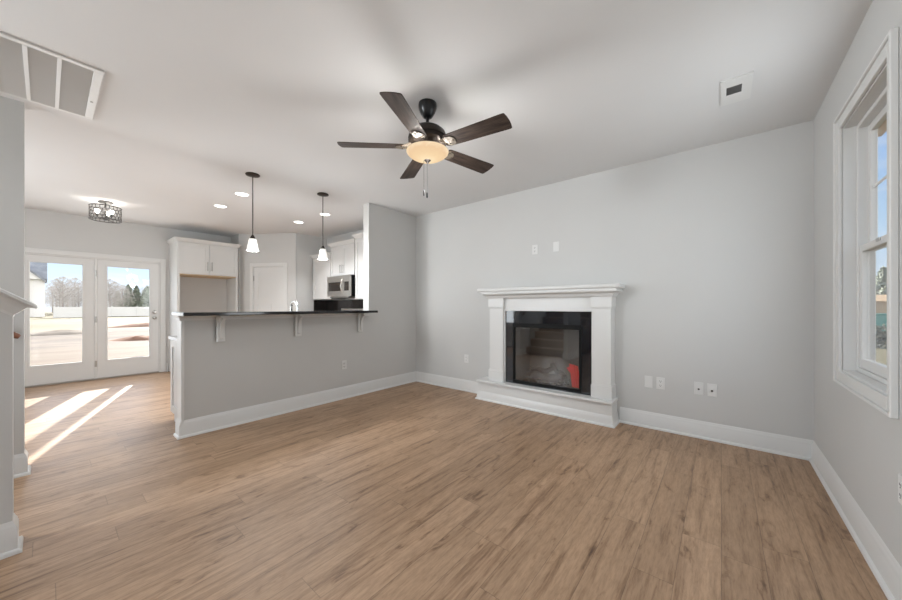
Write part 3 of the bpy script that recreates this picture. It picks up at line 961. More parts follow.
# log set
lg = thing('log_set', 'dark charred log set on grate behind the fireplace glass', 'logs', (-1.63, 3.98, FBZ0 + 0.004))
def log(pts, r):
    bm = B()
    n = 9
    P = [Vector(pts[0]).lerp(Vector(pts[1]), t / (n - 1)) for t in range(n)]
    P = [p + Vector((random.uniform(-.006, .006), random.uniform(-.006, .006), random.uniform(-.006, .006) + 0.02 * math.sin(i))) for i, p in enumerate(P)]
    tube(bm, P, [r * random.uniform(0.82, 1.15) for _ in range(n)], 12)
    obj('log', bm, 'log', lg, 60)
log([(-0.34, 0.05, 0.085), (0.17, 0.02, 0.095)], 0.042)
log([(-0.24, -0.08, 0.075), (0.16, -0.05, 0.08)], 0.036)
log([(-0.26, -0.05, 0.145), (0.03, 0.06, 0.18)], 0.032)
log([(0.17, -0.07, 0.12), (-0.02, 0.08, 0.215)], 0.028)
bm = B()
for k in range(7):
    x = -0.3 + k * 0.08
    tube(bm, [(x, -0.11, 0.045), (x, -0.10, 0.022), (x, 0.10, 0.022), (x, 0.11, 0.06)], 0.006, 6)
for y in (-0.08, 0.08):
    tube(bm, [(-0.33, y, 0.012), (0.19, y, 0.012)], 0.008, 6)
    for x in (-0.31, 0.18):
        tube(bm, [(x, y, 0.0), (x, y, 0.014)], 0.008, 6)
obj('grate', bm, 'black_matte', lg, 40)
bm = B()
for k in range(90):
    a = random.uniform(-0.36, 0.17); y = random.uniform(-0.15, 0.12); s_ = random.uniform(0.010, 0.022)
    r = bmesh.ops.create_icosphere(bm, subdivisions=1, radius=s_)
    bmesh.ops.translate(bm, vec=(a, y, s_ * 0.6), verts=r['verts'])
o = obj('ember_bed', bm, 'log', lg); o['kind'] = 'stuff'
# red folded packet
rp = thing('folded_packet', 'red folded paper packet standing at the right of the logs', 'packet', (-1.350, 3.965, FBZ0 + 0.0045))
bm = B()
def pleat(bm, x0, x1, y, z0, z1, dx, nfold, amp, th_):
    top, bot = [], []
    vf = []
    n = nfold * 2 + 1
    for j, yy in enumerate((0, th_)):
        rowb, rowt = [], []
        for i in range(n):
            t = i / (n - 1)
            off = amp if i % 2 else -amp
            rowb.append(bm.verts.new((x0 + (x1 - x0) * t + 0.02, y + off + yy, z0)))
            rowt.append(bm.verts.new((x0 + (x1 - x0) * t * 0.95 + dx, y + off * 1.5 + yy + 0.05, z1 - 0.02 * t)))
        vf.append((rowb, rowt))
    for i in range(n - 1):
        bm.faces.new((vf[0][0][i], vf[0][0][i + 1], vf[0][1][i + 1], vf[0][1][i]))
        bm.faces.new((vf[1][0][i + 1], vf[1][0][i], vf[1][1][i], vf[1][1][i + 1]))
        bm.faces.new((vf[0][1][i], vf[0][1][i + 1], vf[1][1][i + 1], vf[1][1][i]))
        bm.faces.new((vf[0][0][i + 1], vf[0][0][i], vf[1][0][i], vf[1][0][i + 1]))
    for i in (0, n - 1):
        bm.faces.new((vf[0][0][i], vf[0][1][i], vf[1][1][i], vf[1][0][i]))
pleat(bm, -0.045, 0.062, 0, 0.0, 0.265, -0.03, 4, 0.006, 0.012)
obj('pleated_sheet', bm, 'red', rp)
bm = B()
prism(bm, [(-0.105, 0.215), (-0.02, 0.262), (-0.015, 0.18), (-0.05, 0.145)], lambda p: (p[0], 0.035, p[1]), lambda p: (p[0] + 0.004, 0.047, p[1]))
obj('flap', bm, 'red', rp)

# ------------------------------------------------------------------ bar counter and corbels
bc = obj('bar_counter', bx(XB - 0.03, -3.672, 0.768, 2.905, 1.154, 1.185, bev=0.005, seg=2), 'granite')
tag(bc, 'long polished black granite bar top on the grey half wall', 'countertop')
def corbel(y, label, first=None):
    if first is not None:
        return dup(first, (XL, y, 1.152), label)
    t = thing('corbel', label, 'bracket', (XL, y, 1.152), group='white corbels under the bar top')
    obj('wall_plate', bx(0.025, 0.050, -0.037, 0.037, -0.268, 0.0, bev=0.004), 'trim', t)
    obj('top_plate', bx(0.025, 0.165, -0.037, 0.037, -0.022, -0.001, bev=0.004), 'trim', t)
    bm = B()
    poly = [(0.05, -0.022), (0.150, -0.022), (0.150, -0.036)]
    for k in range(1, 8):
        a = k / 8 * math.pi / 2
        poly.append((0.150 - 0.086 * math.sin(a), -0.036 - 0.18 * (1 - math.cos(a))))
    poly += [(0.064, -0.232), (0.05, -0.24)]
    prism(bm, poly, lambda p: (p[0], -0.013, p[1]), lambda p: (p[0], 0.013, p[1]))
    obj('brace', bm, 'trim', t, 40)
    return t
c1 = corbel(1.118, 'white corbel under the black bar top nearest its open left end')
corbel(1.905, 'middle white corbel of three under the black bar top', c1)
corbel(2.783, 'white corbel under the black bar top nearest the tall wall end', c1)

# ------------------------------------------------------------------ outlets and wall plates
def plate(name, label, loc, normal, style):
    """plate built facing local -y"""
    rot = {'-y': 0.0, '+x': math.pi / 2, '-x': -math.pi / 2}[normal]
    t = thing(name, label, {'outlet': 'outlet', 'blank': 'wall plate', 'coax': 'cable outlet', 'switch': 'switch'}[style], loc, rot)
    obj('cover_plate', bx(-0.036, 0.036, -0.007, -0.0005, -0.059, 0.059, bev=0.003, seg=2), 'plate', t)
    if style == 'outlet':
        for z in (0.021, -0.021):
            bm = B(); box(bm, -0.017, 0.017, -0.010, -0.006, z - 0.014, z + 0.014, bev=0.003)
            r = obj('receptacle', bm, 'plate', t)
            bm = B()
            box(bm, -0.008, -0.005, -0.0108, -0.0095, z - 0.002, z + 0.008); box(bm, 0.005, 0.008, -0.0108, -0.0095, z - 0.002, z + 0.008)
            box(bm, -0.003, 0.003, -0.0108, -0.0095, z - 0.011, z - 0.006)
            obj('slots', bm, 'slot', r)
    elif style == 'coax':
        bm = B(); tube(bm, [(0, -0.006, -0.006), (0, -0.016, -0.006)], 0.0085, 12)
        obj('connector', bm, 'dkmetal', t, 40)
    else:
        for z in (0.042, -0.042):
            bm = B(); tube(bm, [(0, -0.0065, z), (0, -0.0082, z)], 0.004, 10)
            obj('screw', bm, 'plate', t)
    return t
plate('wall_outlet', 'white power outlet low on the wall left of the fireplace', (-2.899, D, 0.473), '-y', 'outlet')
plate('blank_plate', 'blank white plate right of the fireplace, left of a power outlet', (-0.578, D, 0.468), '-y', 'blank')
plate('wall_outlet', 'white power outlet right of the fireplace beside the blank plate', (-0.473, D, 0.468), '-y', 'outlet')
plate('cable_outlet', 'white cable plate, left of the pair nearest the window wall', (-0.166, D, 0.465), '-y', 'coax')
plate('cable_outlet', 'white cable plate, right of the pair nearest the window wall', (-0.067, D, 0.463), '-y', 'coax')
plate('wall_outlet', 'white power outlet high above the mantel, left of the blank plate', (-1.823, D, 1.958), '-y', 'outlet')
plate('blank_plate', 'blank white plate high above the mantel beside an outlet', (-1.548, D, 1.963), '-y', 'blank')
plate('wall_outlet', 'white power outlet on the grey half wall below the bar top', (XL, 2.549, 0.452), '+x', 'outlet')
plate('wall_outlet', 'white power outlet under the window on the right wall', (XR, 2.208, 0.487), '-x', 'outlet')

# ------------------------------------------------------------------ ceiling fan
FX, FY = -1.686, 1.790
fan = thing('ceiling_fan', 'dark five blade ceiling fan with a lit amber bowl', 'ceiling fan', (FX, FY, CZ))
bm = B(); lathe(bm, [(0.0, 0.0), (0.066, 0.0), (0.068, -0.012), (0.067, -0.035), (0.056, -0.065), (0.046, -0.082), (0.036, -0.098), (0.024, -0.106), (0.0, -0.106)])
obj('canopy', bm, 'black', fan, 40)
bm = B(); tube(bm, [(0, 0, -0.09), (0, 0, -0.20)], 0.012, 16)
obj('downrod', bm, 'black', fan, 40)
bm = B(); lathe(bm, [(0.0, -0.164), (0.024, -0.164), (0.028, -0.178), (0.07, -0.182), (0.108, -0.194), (0.130, -0.214), (0.140, -0.240), (0.143, -0.260), (0.137, -0.262), (0.137, -0.271), (0.143, -0.273), (0.140, -0.290), (0.12, -0.300), (0.09, -0.307), (0.0, -0.308)], n=48)
obj('motor_housing', bm, 'bronze', fan, 35)
bm = B(); lathe(bm, [(0.0, -0.305), (0.070, -0.305), (0.075, -0.329), (0.095, -0.341), (0.112, -0.349), (0.112, -0.357), (0.0, -0.357)], n=40)
obj('light_fitter', bm, 'bronze', fan, 35)
bm = B()
outer = [(0.154, -0.351), (0.156, -0.357), (0.152, -0.365), (0.138, -0.379), (0.115, -0.394), (0.085, -0.407), (0.05, -0.416), (0.018, -0.419)]
inner = [(r - 0.004, z + 0.005) for r, z in reversed(outer)]
inner[-1] = (0.150, -0.351)
lathe(bm, outer + inner, n=48, caps=False)
bw = obj('light_bowl', bm, 'bowl', fan, 50)
bm = B(); lathe(bm, [(0.0, -0.410), (0.022, -0.412), (0.025, -0.419), (0.016, -0.427), (0.011, -0.435), (0.005, -0.442), (0.0, -0.443)], n=20)
obj('finial', bm, 'bronze', fan, 40)
BZ = -0.319
PITCH = math.tan(math.radians(12))
for k in range(5):
    a = math.radians(6.4 + 72 * k)
    rot = Matrix.Rotation(a, 4, 'Z')
    bm = B()
    prof = [(0.17, 0.050), (0.19, 0.056), (0.30, 0.060), (0.45, 0.064), (0.60, 0.068), (0.632, 0.068), (0.640, 0.064), (0.646, 0.034), (0.648, 0.0)]
    up_ = [(r, w) for r, w in prof] + [(r, -w) for r, w in reversed(prof[:-1])]
    prism(bm, up_, lambda p: (p[0], p[1], -p[1] * PITCH + 0.003), lambda p: (p[0], p[1], -p[1] * PITCH - 0.003))
    bl = obj('blade', bm, 'blade', fan)
    bl.location = (0, 0, BZ)
    bl.rotation_euler = (0, 0, a)
    bm = B()
    # forked blade iron with a rounded plate under the blade root
    poly = [(0.085, 0.020), (0.12, 0.016), (0.150, 0.030), (0.185, 0.046), (0.222, 0.040), (0.238, 0.018), (0.242, 0.0)]
    pl = poly + [(r, -w) for r, w in reversed(poly[:-1])]
    def zz(r): return (0.026 if r < 0.13 else -0.0065)
    prism(bm, pl, lambda p: (p[0], p[1], (-p[1] * PITCH if p[0] > 0.13 else 0) + zz(p[0]) + 0.002), lambda p: (p[0], p[1], (-p[1] * PITCH if p[0] > 0.13 else 0) + zz(p[0]) - 0.004))
    for (r, w) in ((0.185, 0.026), (0.185, -0.026), (0.222, 0.0)):
        tube(bm, [(r, w, -w * PITCH - 0.009), (r, w, -w * PITCH - 0.014)], 0.006, 8)
    obj('blade_iron', bm, 'iron', bl)
for (x, y, zb) in ((-0.020, -0.018, -0.640), (0.000, -0.004, -0.656)):
    bm = B()
    tube(bm, [(x, y, -0.415), (x, y, zb)], 0.0011, 6)
    pc = obj('pull_chain', bm, 'black_matte', fan)
    bm = B(); lathe(bm, [(0.0, 0.002), (0.004, 0.0), (0.0065, -0.012), (0.0065, -0.034), (0.004, -0.042), (0.0, -0.043)], (x, y, zb), 12)
    obj('chain_fob', bm, 'black', pc, 40)
for k in range(3):
    a = 2 * math.pi * k / 3 + 0.5
    lamp('fan_bulb', 'POINT', (FX + 0.128 * math.cos(a), FY + 0.128 * math.sin(a), CZ - 0.346), 2.2, (1.0, 0.96, 0.90), shadow_soft_size=0.02)

lamp('fan_glow', 'POINT', (FX, FY, CZ - 0.58), 13.5, (0.97, 0.97, 0.965), shadow_soft_size=0.14)

# ------------------------------------------------------------------ pendants
def pendant(x, y, label, first=None):
    lamp('pendant_bulb', 'POINT', (x, y, CZ - 0.93), 24.0, (0.97, 0.98, 0.985), shadow_soft_size=0.05)
    if first is not None:
        return dup(first, (x, y, CZ), label)
    t = thing('pendant_lamp', label, 'pendant lamp', (x, y, CZ), group='pendants over the bar')
    bm = B(); lathe(bm, [(0.0, 0.0), (0.070, 0.0), (0.074, -0.006), (0.070, -0.014), (0.045, -0.022), (0.012, -0.026), (0.0, -0.026)])
    obj('canopy', bm, 'bronze', t, 40)
    bm = B(); tube(bm, [(0, 0, -0.02), (0, 0, -0.71)], 0.0062, 12)
    obj('rod', bm, 'dkmetal', t, 40)
    bm = B(); lathe(bm, [(0.0, -0.690), (0.010, -0.691), (0.018, -0.704), (0.026, -0.722), (0.028, -0.736), (0.0, -0.736)])
    obj('socket_cap', bm, 'bronze', t, 40)
    bm = B()
    o_ = [(0.022, -0.732), (0.034, -0.735), (0.040, -0.75), (0.047, -0.79), (0.054, -0.83), (0.060, -0.868)]
    i_ = [(r - 0.004, z + 0.001) for r, z in reversed(o_)]
    lathe(bm, o_ + i_, n=40, caps=False)
    obj('glass_shade', bm, 'shade', t, 40)
    bm = B(); lathe(bm, [(0.0, -0.738), (0.013, -0.739), (0.015, -0.76), (0.024, -0.79), (0.026, -0.805), (0.018, -0.825), (0.0, -0.83)], n=20)
    obj('bulb', bm, 'bulb', t, 50)
    return t
p1 = pendant(-4.122, 1.488, 'dark rod pendant with white glass shade, left of the pair above the bar')
pendant(-4.118, 2.341, 'dark rod pendant with white glass shade, nearer the tall wall above the bar', p1)

# ------------------------------------------------------------------ recessed ceiling lights
def can(x, y, label, first=None):
    lamp('downlight', 'AREA', (x, y, CZ - 0.012), 12.0, (0.97, 0.98, 0.99), aim=(0, 0, -1), shape='DISK', size=0.12, spread=math.radians(105))
    if first is not None:
        return dup(first, (x, y, CZ), label)
    t = thing('recessed_light', label, 'ceiling light', (x, y, CZ), group='recessed kitchen lights')
    bm = B(); lathe(bm, [(0.075, -0.0003), (0.094, -0.0003), (0.095, -0.004), (0.090, -0.007), (0.078, -0.007), (0.074, -0.004)], n=36, caps=False)
    obj('trim_ring', bm, 'plate', t, 40)
    bm = B(); lathe(bm, [(0.0, -0.0045), (0.076, -0.0045), (0.076, -0.0008), (0.0, -0.0008)], n=36)
    obj('lens', bm, 'lens', t)
    return t
r1 = can(-4.952, 1.657, 'round recessed kitchen light just left of the nearer pendant rod')
can(-5.791, 1.652, 'round recessed kitchen light farthest left, above the refrigerator cabinet', r1)
can(-5.814, 2.840, 'round recessed kitchen light between the two pendants, before the pantry', r1)
can(-4.995, 2.876, 'round recessed kitchen light behind the farther pendant rod', r1)

# ------------------------------------------------------------------ drum ceiling light in the dining area
dl = thing('drum_ceiling_light', 'semi flush ceiling light with openwork metal drum near patio doors', 'ceiling light', (-6.84, 0.545, CZ))
bm = B(); lathe(bm, [(0, 0), (0.078, 0), (0.080, -0.008), (0.074, -0.018), (0.02, -0.022), (0, -0.022)])
obj('canopy', bm, 'dkmetal', dl, 40)
bm = B(); tube(bm, [(0, 0, -0.02), (0, 0, -0.265)], 0.009, 12)
lathe(bm, [(0, -0.225), (0.022, -0.228), (0.026, -0.24), (0.022, -0.262), (0, -0.268)], n=18)
obj('stem', bm, 'dkmetal', dl, 40)
RD, zt_, zb_ = 0.162, -0.078, -0.262
for z in (zt_, zb_):
    bm = B()
    n = 64
    tube(bm, [(RD * math.cos(2 * math.pi * k / n), RD * math.sin(2 * math.pi * k / n), z) for k in range(n + 1)], 0.007, 8, caps=False)
    obj('drum_ring', bm, 'dkmetal', dl, 60)
bm = B()
for row in range(4):
    zc = zt_ - 0.023 - row * 0.046
    for k in range(22):
        a0_ = 2 * math.pi * (k + 0.5 * (row % 2)) / 22
        pts = []
        for j in range(17):
            t_ = 2 * math.pi * j / 16
            aa = a0_ + 0.025 * math.cos(t_) / RD
            pts.append((RD * math.cos(aa), RD * math.sin(aa), zc + 0.025 * math.sin(t_)))
        tube(bm, pts, 0.0023, 5, caps=False)
obj('lattice', bm, 'dkmetal', dl, 60)
bm = B()
for k in range(3):
    a = 2 * math.pi * k / 3 + 0.35
    tube(bm, [(0, 0, zb_ + 0.012), (RD * math.cos(a), RD * math.sin(a), zb_ + 0.002)], 0.005, 6)
obj('spoke', bm, 'dkmetal', dl)
for k in range(3):
    a = math.radians(40 + 120 * k)
    cx, cy = 0.085 * math.cos(a), 0.085 * math.sin(a)
    bm = B(); tube(bm, [(0, 0, -0.24), (cx * 0.6, cy * 0.6, -0.24), (cx, cy, -0.23), (cx, cy, -0.205)], 0.007, 8)
    lathe(bm, [(0, -0.215), (0.016, -0.215), (0.018, -0.185), (0, -0.182)], (cx, cy, 0), 14)
    am = obj('lamp_arm', bm, 'dkmetal', dl, 40)
    bm = B(); lathe(bm, [(0, -0.182), (0.014, -0.18), (0.028, -0.15), (0.028, -0.138), (0.016, -0.122), (0, -0.12)], (cx, cy, 0), 16)
    obj('bulb', bm, 'bulb', am, 50)
    lamp('drum_bulb', 'POINT', (-6.84 + cx, 0.545 + cy, CZ - 0.105), 0.8, (1.0, 0.94, 0.86), shadow_soft_size=0.02)

# ------------------------------------------------------------------ return air grille, supply register
rg = thing('return_air_grille', 'large white return air grille on the ceiling above the stair wall', 'vent', (-3.475, -0.10, CZ))
gx0, gx1, gy0, gy1 = -3.895, -3.045, -0.470, 0.238
bm = B()
t_ = 0.012
for (x0, x1, y0, y1) in ((gx0, gx0 + 0.032, gy0, gy1), (gx1 - 0.034, gx1, gy0, gy1), (gx0 + 0.032, gx1 - 0.034, gy1 - 0.044, gy1), (gx0 + 0.032, gx1 - 0.034, gy0, gy0 + 0.036)):
    box(bm, x0, x1, y0, y1, CZ - t_, CZ - 0.0005, bev=0.003)
obj('frame', bm, 'plate', rg, world=True)
divs = [gy0 + 0.036]
for y in (0.054, -0.076, -0.206, -0.336):
    obj('divider', bx(gx0 + 0.032, gx1 - 0.034, y - 0.009, y + 0.009, CZ - t_, CZ - 0.0015), 'plate', rg, world=True)
bm = B()
x = gx0 + 0.036
while x < gx1 - 0.04:
    prism(bm, [(x, CZ - 0.0095), (x + 0.0012, CZ - 0.0095), (x + 0.0072, CZ - 0.0025), (x + 0.006, CZ - 0.0025)], lambda p: (p[0], gy0 + 0.036, p[1]), lambda p: (p[0], gy1 - 0.044, p[1]))
    x += 0.0078
obj('louvers', bm, 'louver', rg, world=True)
obj('filter_panel', bx(gx0 + 0.033, gx1 - 0.035, gy0 + 0.037, gy1 - 0.045, CZ - 0.0018, CZ - 0.0006), 'louver', rg, world=True)
bm = B(); tube(bm, [(-3.55, 0.212, CZ - 0.012), (-3.55, 0.212, CZ - 0.016)], 0.008, 10)
obj('latch', bm, 'nickel', rg, world=True)

sr = thing('supply_register', 'small white ceiling register with dark louvers near the window wall', 'vent', (0.08, 3.02, CZ))
bm = B()
vx0, vx1, vy0, vy1 = -0.005, 0.160, 2.85, 3.19
for (x0, x1, y0, y1) in ((vx0, 0.027, vy0, vy1), (0.108, vx1, vy0, vy1), (0.027, 0.108, vy0, 2.948), (0.027, 0.108, 3.056, vy1)):
    box(bm, x0, x1, y0, y1, CZ - 0.009, CZ - 0.0005)
obj('face_plate', bm, 'plate', sr, world=True)
bm = B()
for k in range(8):
    y = 2.955 + k * 0.0135
    prism(bm, [(y, CZ - 0.008), (y + 0.0015, CZ - 0.008), (y + 0.006, CZ - 0.0025), (y + 0.0045, CZ - 0.0025)], lambda p: (0.027, p[0], p[1]), lambda p: (0.108, p[0], p[1]))
obj('louvers', bm, 'duct', sr, world=True)
obj('duct_back', bx(0.0275, 0.1075, 2.9485, 3.0555, CZ - 0.002, CZ - 0.0006), 'duct', sr, world=True)

# ------------------------------------------------------------------ cabinets
def shaker(bm, ax, a0, a1, z0, z1, f, dirn, th_=0.02, rail=0.06):
    """shaker door in the plane ax ('x': spans y, 'y': spans x); f is the cabinet face, dirn the outward sign"""
    def q(p0, p1, k0, k1, d0, d1):
        u, v = sorted((f + dirn * d0, f + dirn * d1))
        if ax == 'x':
            box(bm, u, v, p0, p1, k0, k1)
        else:
            box(bm, p0, p1, u, v, k0, k1)
    q(a0, a0 + rail, z0, z1, 0.001, th_); q(a1 - rail, a1, z0, z1, 0.001, th_)
    q(a0 + rail, a1 - rail, z0, z0 + rail, 0.001, th_); q(a0 + rail, a1 - rail, z1 - rail, z1, 0.001, th_)
    q(a0 + rail, a1 - rail, z0 + rail, z1 - rail, 0.001, th_ - 0.010)

def bar_handle(bm, p, ax, dirn, length=0.13, vertical=True):
    x, y, z = p
    e = 0.030 * dirn
    ox, oy = (e, 0) if ax == 'x' else (0, e)
    for s_ in (-1, 1):
        if vertical:
            q0 = (x, y, z + s_ * length * 0.38)
        elif ax == 'x':
            q0 = (x, y + s_ * length * 0.38, z)
        else:
            q0 = (x + s_ * length * 0.38, y, z)
        tube(bm, [q0, (q0[0] + ox, q0[1] + oy, q0[2])], 0.005, 8)
    if vertical:
        A, Bq = (x + ox, y + oy, z - length / 2), (x + ox, y + oy, z + length / 2)
    elif ax == 'x':
        A, Bq = (x + ox, y - length / 2, z), (x + ox, y + length / 2, z)
    else:
        A, Bq = (x - length / 2, y + oy, z), (x + length / 2, y + oy, z)
    tube(bm, [A, Bq], 0.0065, 8)

# refrigerator cabinet against the patio-door wall
fc = thing('refrigerator_cabinet', 'tall white refrigerator surround cabinet with an empty recess', 'cabinet', (XF, 2.0, 0))
FX1 = -7.60
FY0, FY1 = 1.500, 2.472
FZ = 1.835
FT = 2.425
obj('side_panel', bx(XF + 0.001, FX1, FY0, FY0 + 0.02, 0, FT), 'cabinet', fc, world=True)
obj('side_panel', bx(XF + 0.001, FX1, FY1 - 0.02, FY1, 0, FT), 'cabinet', fc, world=True)
bm = B()
box(bm, FX1 - 0.02, FX1, FY0 + 0.02, FY0 + 0.038, 0, FZ)
box(bm, FX1 - 0.02, FX1, FY1 - 0.038, FY1 - 0.02, 0, FZ)
box(bm, XF + 0.001, FX1 - 0.021, FY0 + 0.021, FY1 - 0.021, FZ + 0.004, FT)
box(bm, FX1 - 0.0205, FX1, FY0 + 0.02, FY1 - 0.02, FZ + 0.03, FT)
obj('upper_box', bm, 'cabinet', fc, world=True)
obj('bottom_edge', bx(XF + 0.001, FX1 - 0.001, FY0 + 0.0215, FY1 - 0.0215, FZ - 0.012, FZ + 0.0035), 'raw_wood', fc, world=True)
ym = (FY0 + FY1) / 2
for a, b_, hy in ((FY0 + 0.012, ym - 0.002, ym - 0.035), (ym + 0.002, FY1 - 0.012, ym + 0.035)):
    bm = B(); shaker(bm, 'x', a, b_, FZ + 0.012, FT - 0.012, FX1, 1)
    p = obj('door', bm, 'cabinet', fc, world=True)
    bm = B(); bar_handle(bm, (FX1 + 0.018, hy, FZ + 0.165), 'x', 1, 0.17)
    obj('handle', bm, 'nickel', p, 40, world=True)
CROWN = [(0.06, -0.0), (-0.004, 0.0), (-0.008, 0.012), (-0.020, 0.026), (-0.038, 0.048), (-0.044, 0.056), (-0.044, 0.068), (0.06, 0.068)]
def crownmold(path, z, parent):
    bm = B(); sweep(bm, path, [(t, z + h) for t, h in CROWN])
    obj('crown_moulding', bm, 'cabinet', parent, 35, world=True)
crownmold([(XF + 0.001, FY0), (FX1 + 0.02, FY0), (FX1 + 0.02, FY1), (XF + 0.001, FY1)][::1], FT, fc)

# upper cabinets on the range wall
YU = 3.585
def upper(label, x0, x1, z0, z1, doors, handles, depth=YU, ret=True):
    t = thing('upper_cabinet', label, 'cabinet', ((x0 + x1) / 2, D, z0), group='upper kitchen cabinets')
    obj('cabinet_body', bx(x0, x1, depth, D - 0.001, z0, z1), 'cabinet', t, world=True)
    for (a, b_, hx) in doors:
        bm = B(); shaker(bm, 'y', a, b_, z0 + 0.006, z1 - 0.008, depth, -1)
        p = obj('door', bm, 'cabinet', t, world=True)
        if handles:
            bm = B(); bar_handle(bm, (hx, depth - 0.018, z0 + 0.10 + 0.03), 'y', -1, 0.16)
            obj('handle', bm, 'nickel', p, 40, world=True)
    crownmold([(x0, D - 0.001), (x0, depth - 0.02), (x1, depth - 0.02)] + ([(x1, D - 0.001)] if ret else []), z1, t)
    return t
upper('white wall cabinet left of the microwave, lowest of three tops', -6.676, -5.985, 1.387, 2.245, [(-6.669, -5.993, -6.04)], True, YU, False)
upper('small white double door cabinet directly above the microwave', -5.980, -5.185, 1.825, 2.408, [(-5.975, -5.585, -5.62), (-5.581, -5.190, -5.546)], True)
upper('white wall cabinet right of the microwave beside the tall wall end', -5.130, -4.135, 1.375, 2.468, [(-5.124, -4.640, -4.67), (-4.634, -4.14, -4.60)], True, 3.56)

# base cabinets on the range wall with counters
def base(label, x0, x1):
    t = thing('base_cabinet', label, 'cabinet', ((x0 + x1) / 2, D, 0))
    bm = B(); box(bm, x0, x1, 3.32, D - 0.001, 0.10, 0.885); box(bm, x0, x1, 3.39, D - 0.001, 0, 0.10)
    obj('cabinet_body', bm, 'cabinet', t, world=True)
    bm = B(); shaker(bm, 'y', x0 + 0.006, x1 - 0.006, 0.72, 0.875, 3.32, -1, rail=0.035)
    p = obj('drawer', bm, 'cabinet', t, world=True)
    bm = B(); bar_handle(bm, ((x0 + x1) / 2, 3.302, 0.80), 'y', -1, 0.13, False); obj('handle', bm, 'nickel', p, 40, world=True)
    bm = B(); shaker(bm, 'y', x0 + 0.006, x1 - 0.006, 0.11, 0.71, 3.32, -1)
    p = obj('door', bm, 'cabinet', t, world=True)
    bm = B(); bar_handle(bm, (x1 - 0.05, 3.302, 0.60), 'y', -1, 0.13); obj('handle', bm, 'nickel', p, 40, world=True)
    obj('countertop', bx(x0, x1, 3.285, D - 0.001, 0.886, 0.916, bev=0.003), 'granite', t, world=True)
base('white base cabinet with black top left of the range', -6.712, -5.985)
base('white base cabinet with black top right of the range', -5.180, -4.135)
bm = B()
box(bm, -6.70, -4.10, D - 0.022, D - 0.001, 0.918, 1.373)
box(bm, -6.722, -6.701, 3.61, D - 0.001, 0.918, 1.373)
bs = obj('backsplash', bm, 'splash'); tag(bs, 'dark stone backsplash below the white wall cabinets', 'backsplash')

# microwave
mw = thing('microwave', 'stainless steel microwave mounted under the small white cabinet', 'microwave', (-5.58, D, 1.44))
mx0, mx1, my, mz0, mz1 = -5.965, -5.195, 3.51, 1.432, 1.815
obj('body', bx(mx0, mx1, my, D - 0.025, mz0, mz1), 'black', mw, world=True)
obj('vent_base', bx(mx0 + 0.10, mx1 - 0.12, my + 0.03, D - 0.06, mz0 - 0.02, mz0 - 0.0005), 'steel', mw, world=True)
bm = B()
wx0, wx1, wz0, wz1 = mx0 + 0.045, mx0 + 0.50, mz0 + 0.10, mz1 - 0.115
wall_holes(bm, 'x', mx0, mx1, my - 0.028, my - 0.001, mz0, mz1, [(wx0, wx1, wz0, wz1), (mx1 - 0.20, mx1 - 0.045, wz0, wz1)])
dro = obj('door', bm, 'steel', mw, world=True)
obj('window', bx(wx0, wx1, my - 0.022, my - 0.001, wz0, wz1), 'darkglass', dro, world=True)
obj('control_panel', bx(mx1 - 0.20, mx1 - 0.045, my - 0.022, my - 0.001, wz0, wz1), 'darkglass', dro, world=True)
bm = B()
hx = mx1 - 0.235
tube(bm, [(hx, my - 0.027, mz1 - 0.075), (hx, my - 0.055, mz1 - 0.10), (hx, my - 0.075, (mz0 + mz1) / 2), (hx, my - 0.055, mz0 + 0.085), (hx, my - 0.027, mz0 + 0.06)], 0.011, 10)
obj('handle', bm, 'steel', dro, 50, world=True)

# range
rn = thing('kitchen_range', 'stainless kitchen range below the microwave, mostly behind the bar', 'stove', (-5.58, D, 0))
rx0, rx1 = -5.975, -5.195
obj('body', bx(rx0, rx1, 3.30, D - 0.025, 0.03, 0.905), 'steel', rn, world=True)
for x in (rx0 + 0.05, rx1 - 0.05):
    for y in (3.36, 3.80):
        bm = B(); tube(bm, [(x, y, 0.0), (x, y, 0.032)], 0.02, 12)
        obj('foot', bm, 'black', rn, world=True)
obj('cooktop', bx(rx0, rx1, 3.28, 3.79, 0.9055, 0.925, bev=0.004), 'black', rn, world=True)
for x in (rx0 + 0.2, rx1 - 0.2):
    for y in (3.42, 3.65):
        bm = B(); lathe(bm, [(0.075, 0.926), (0.085, 0.9255), (0.085, 0.928), (0.075, 0.928)], (x, y, 0), 28, caps=False)
        obj('burner', bm, 'dkmetal', rn, world=True)
p = obj('oven_door', bx(rx0 + 0.01, rx1 - 0.01, 3.265, 3.299, 0.22, 0.80, bev=0.006), 'steel', rn, world=True)
obj('oven_window', bx(rx0 + 0.14, rx1 - 0.14, 3.262, 3.2645, 0.36, 0.66), 'darkglass', p, world=True)
bm = B(); bar_handle(bm, ((rx0 + rx1) / 2, 3.264, 0.75), 'y', -1, 0.6, False); obj('oven_handle', bm, 'steel', p, 40, world=True)
bm = B(); box(bm, rx0, rx1, 3.79, D - 0.03, 0.9055, 1.205, bev=0.01)
p = obj('backguard', bm, 'steel', rn, world=True)
for k, x in enumerate((rx0 + 0.09, rx0 + 0.18, rx1 - 0.18, rx1 - 0.09)):
    bm = B(); tube(bm, [(x, 3.789, 1.10), (x, 3.755, 1.10)], [0.026, 0.022], 16)
    obj('knob', bm, 'black', p, 40, world=True)
obj('display', bx(rx0 + 0.27, rx1 - 0.27, 3.786, 3.7895, 1.05, 1.15), 'darkglass', p, world=True)

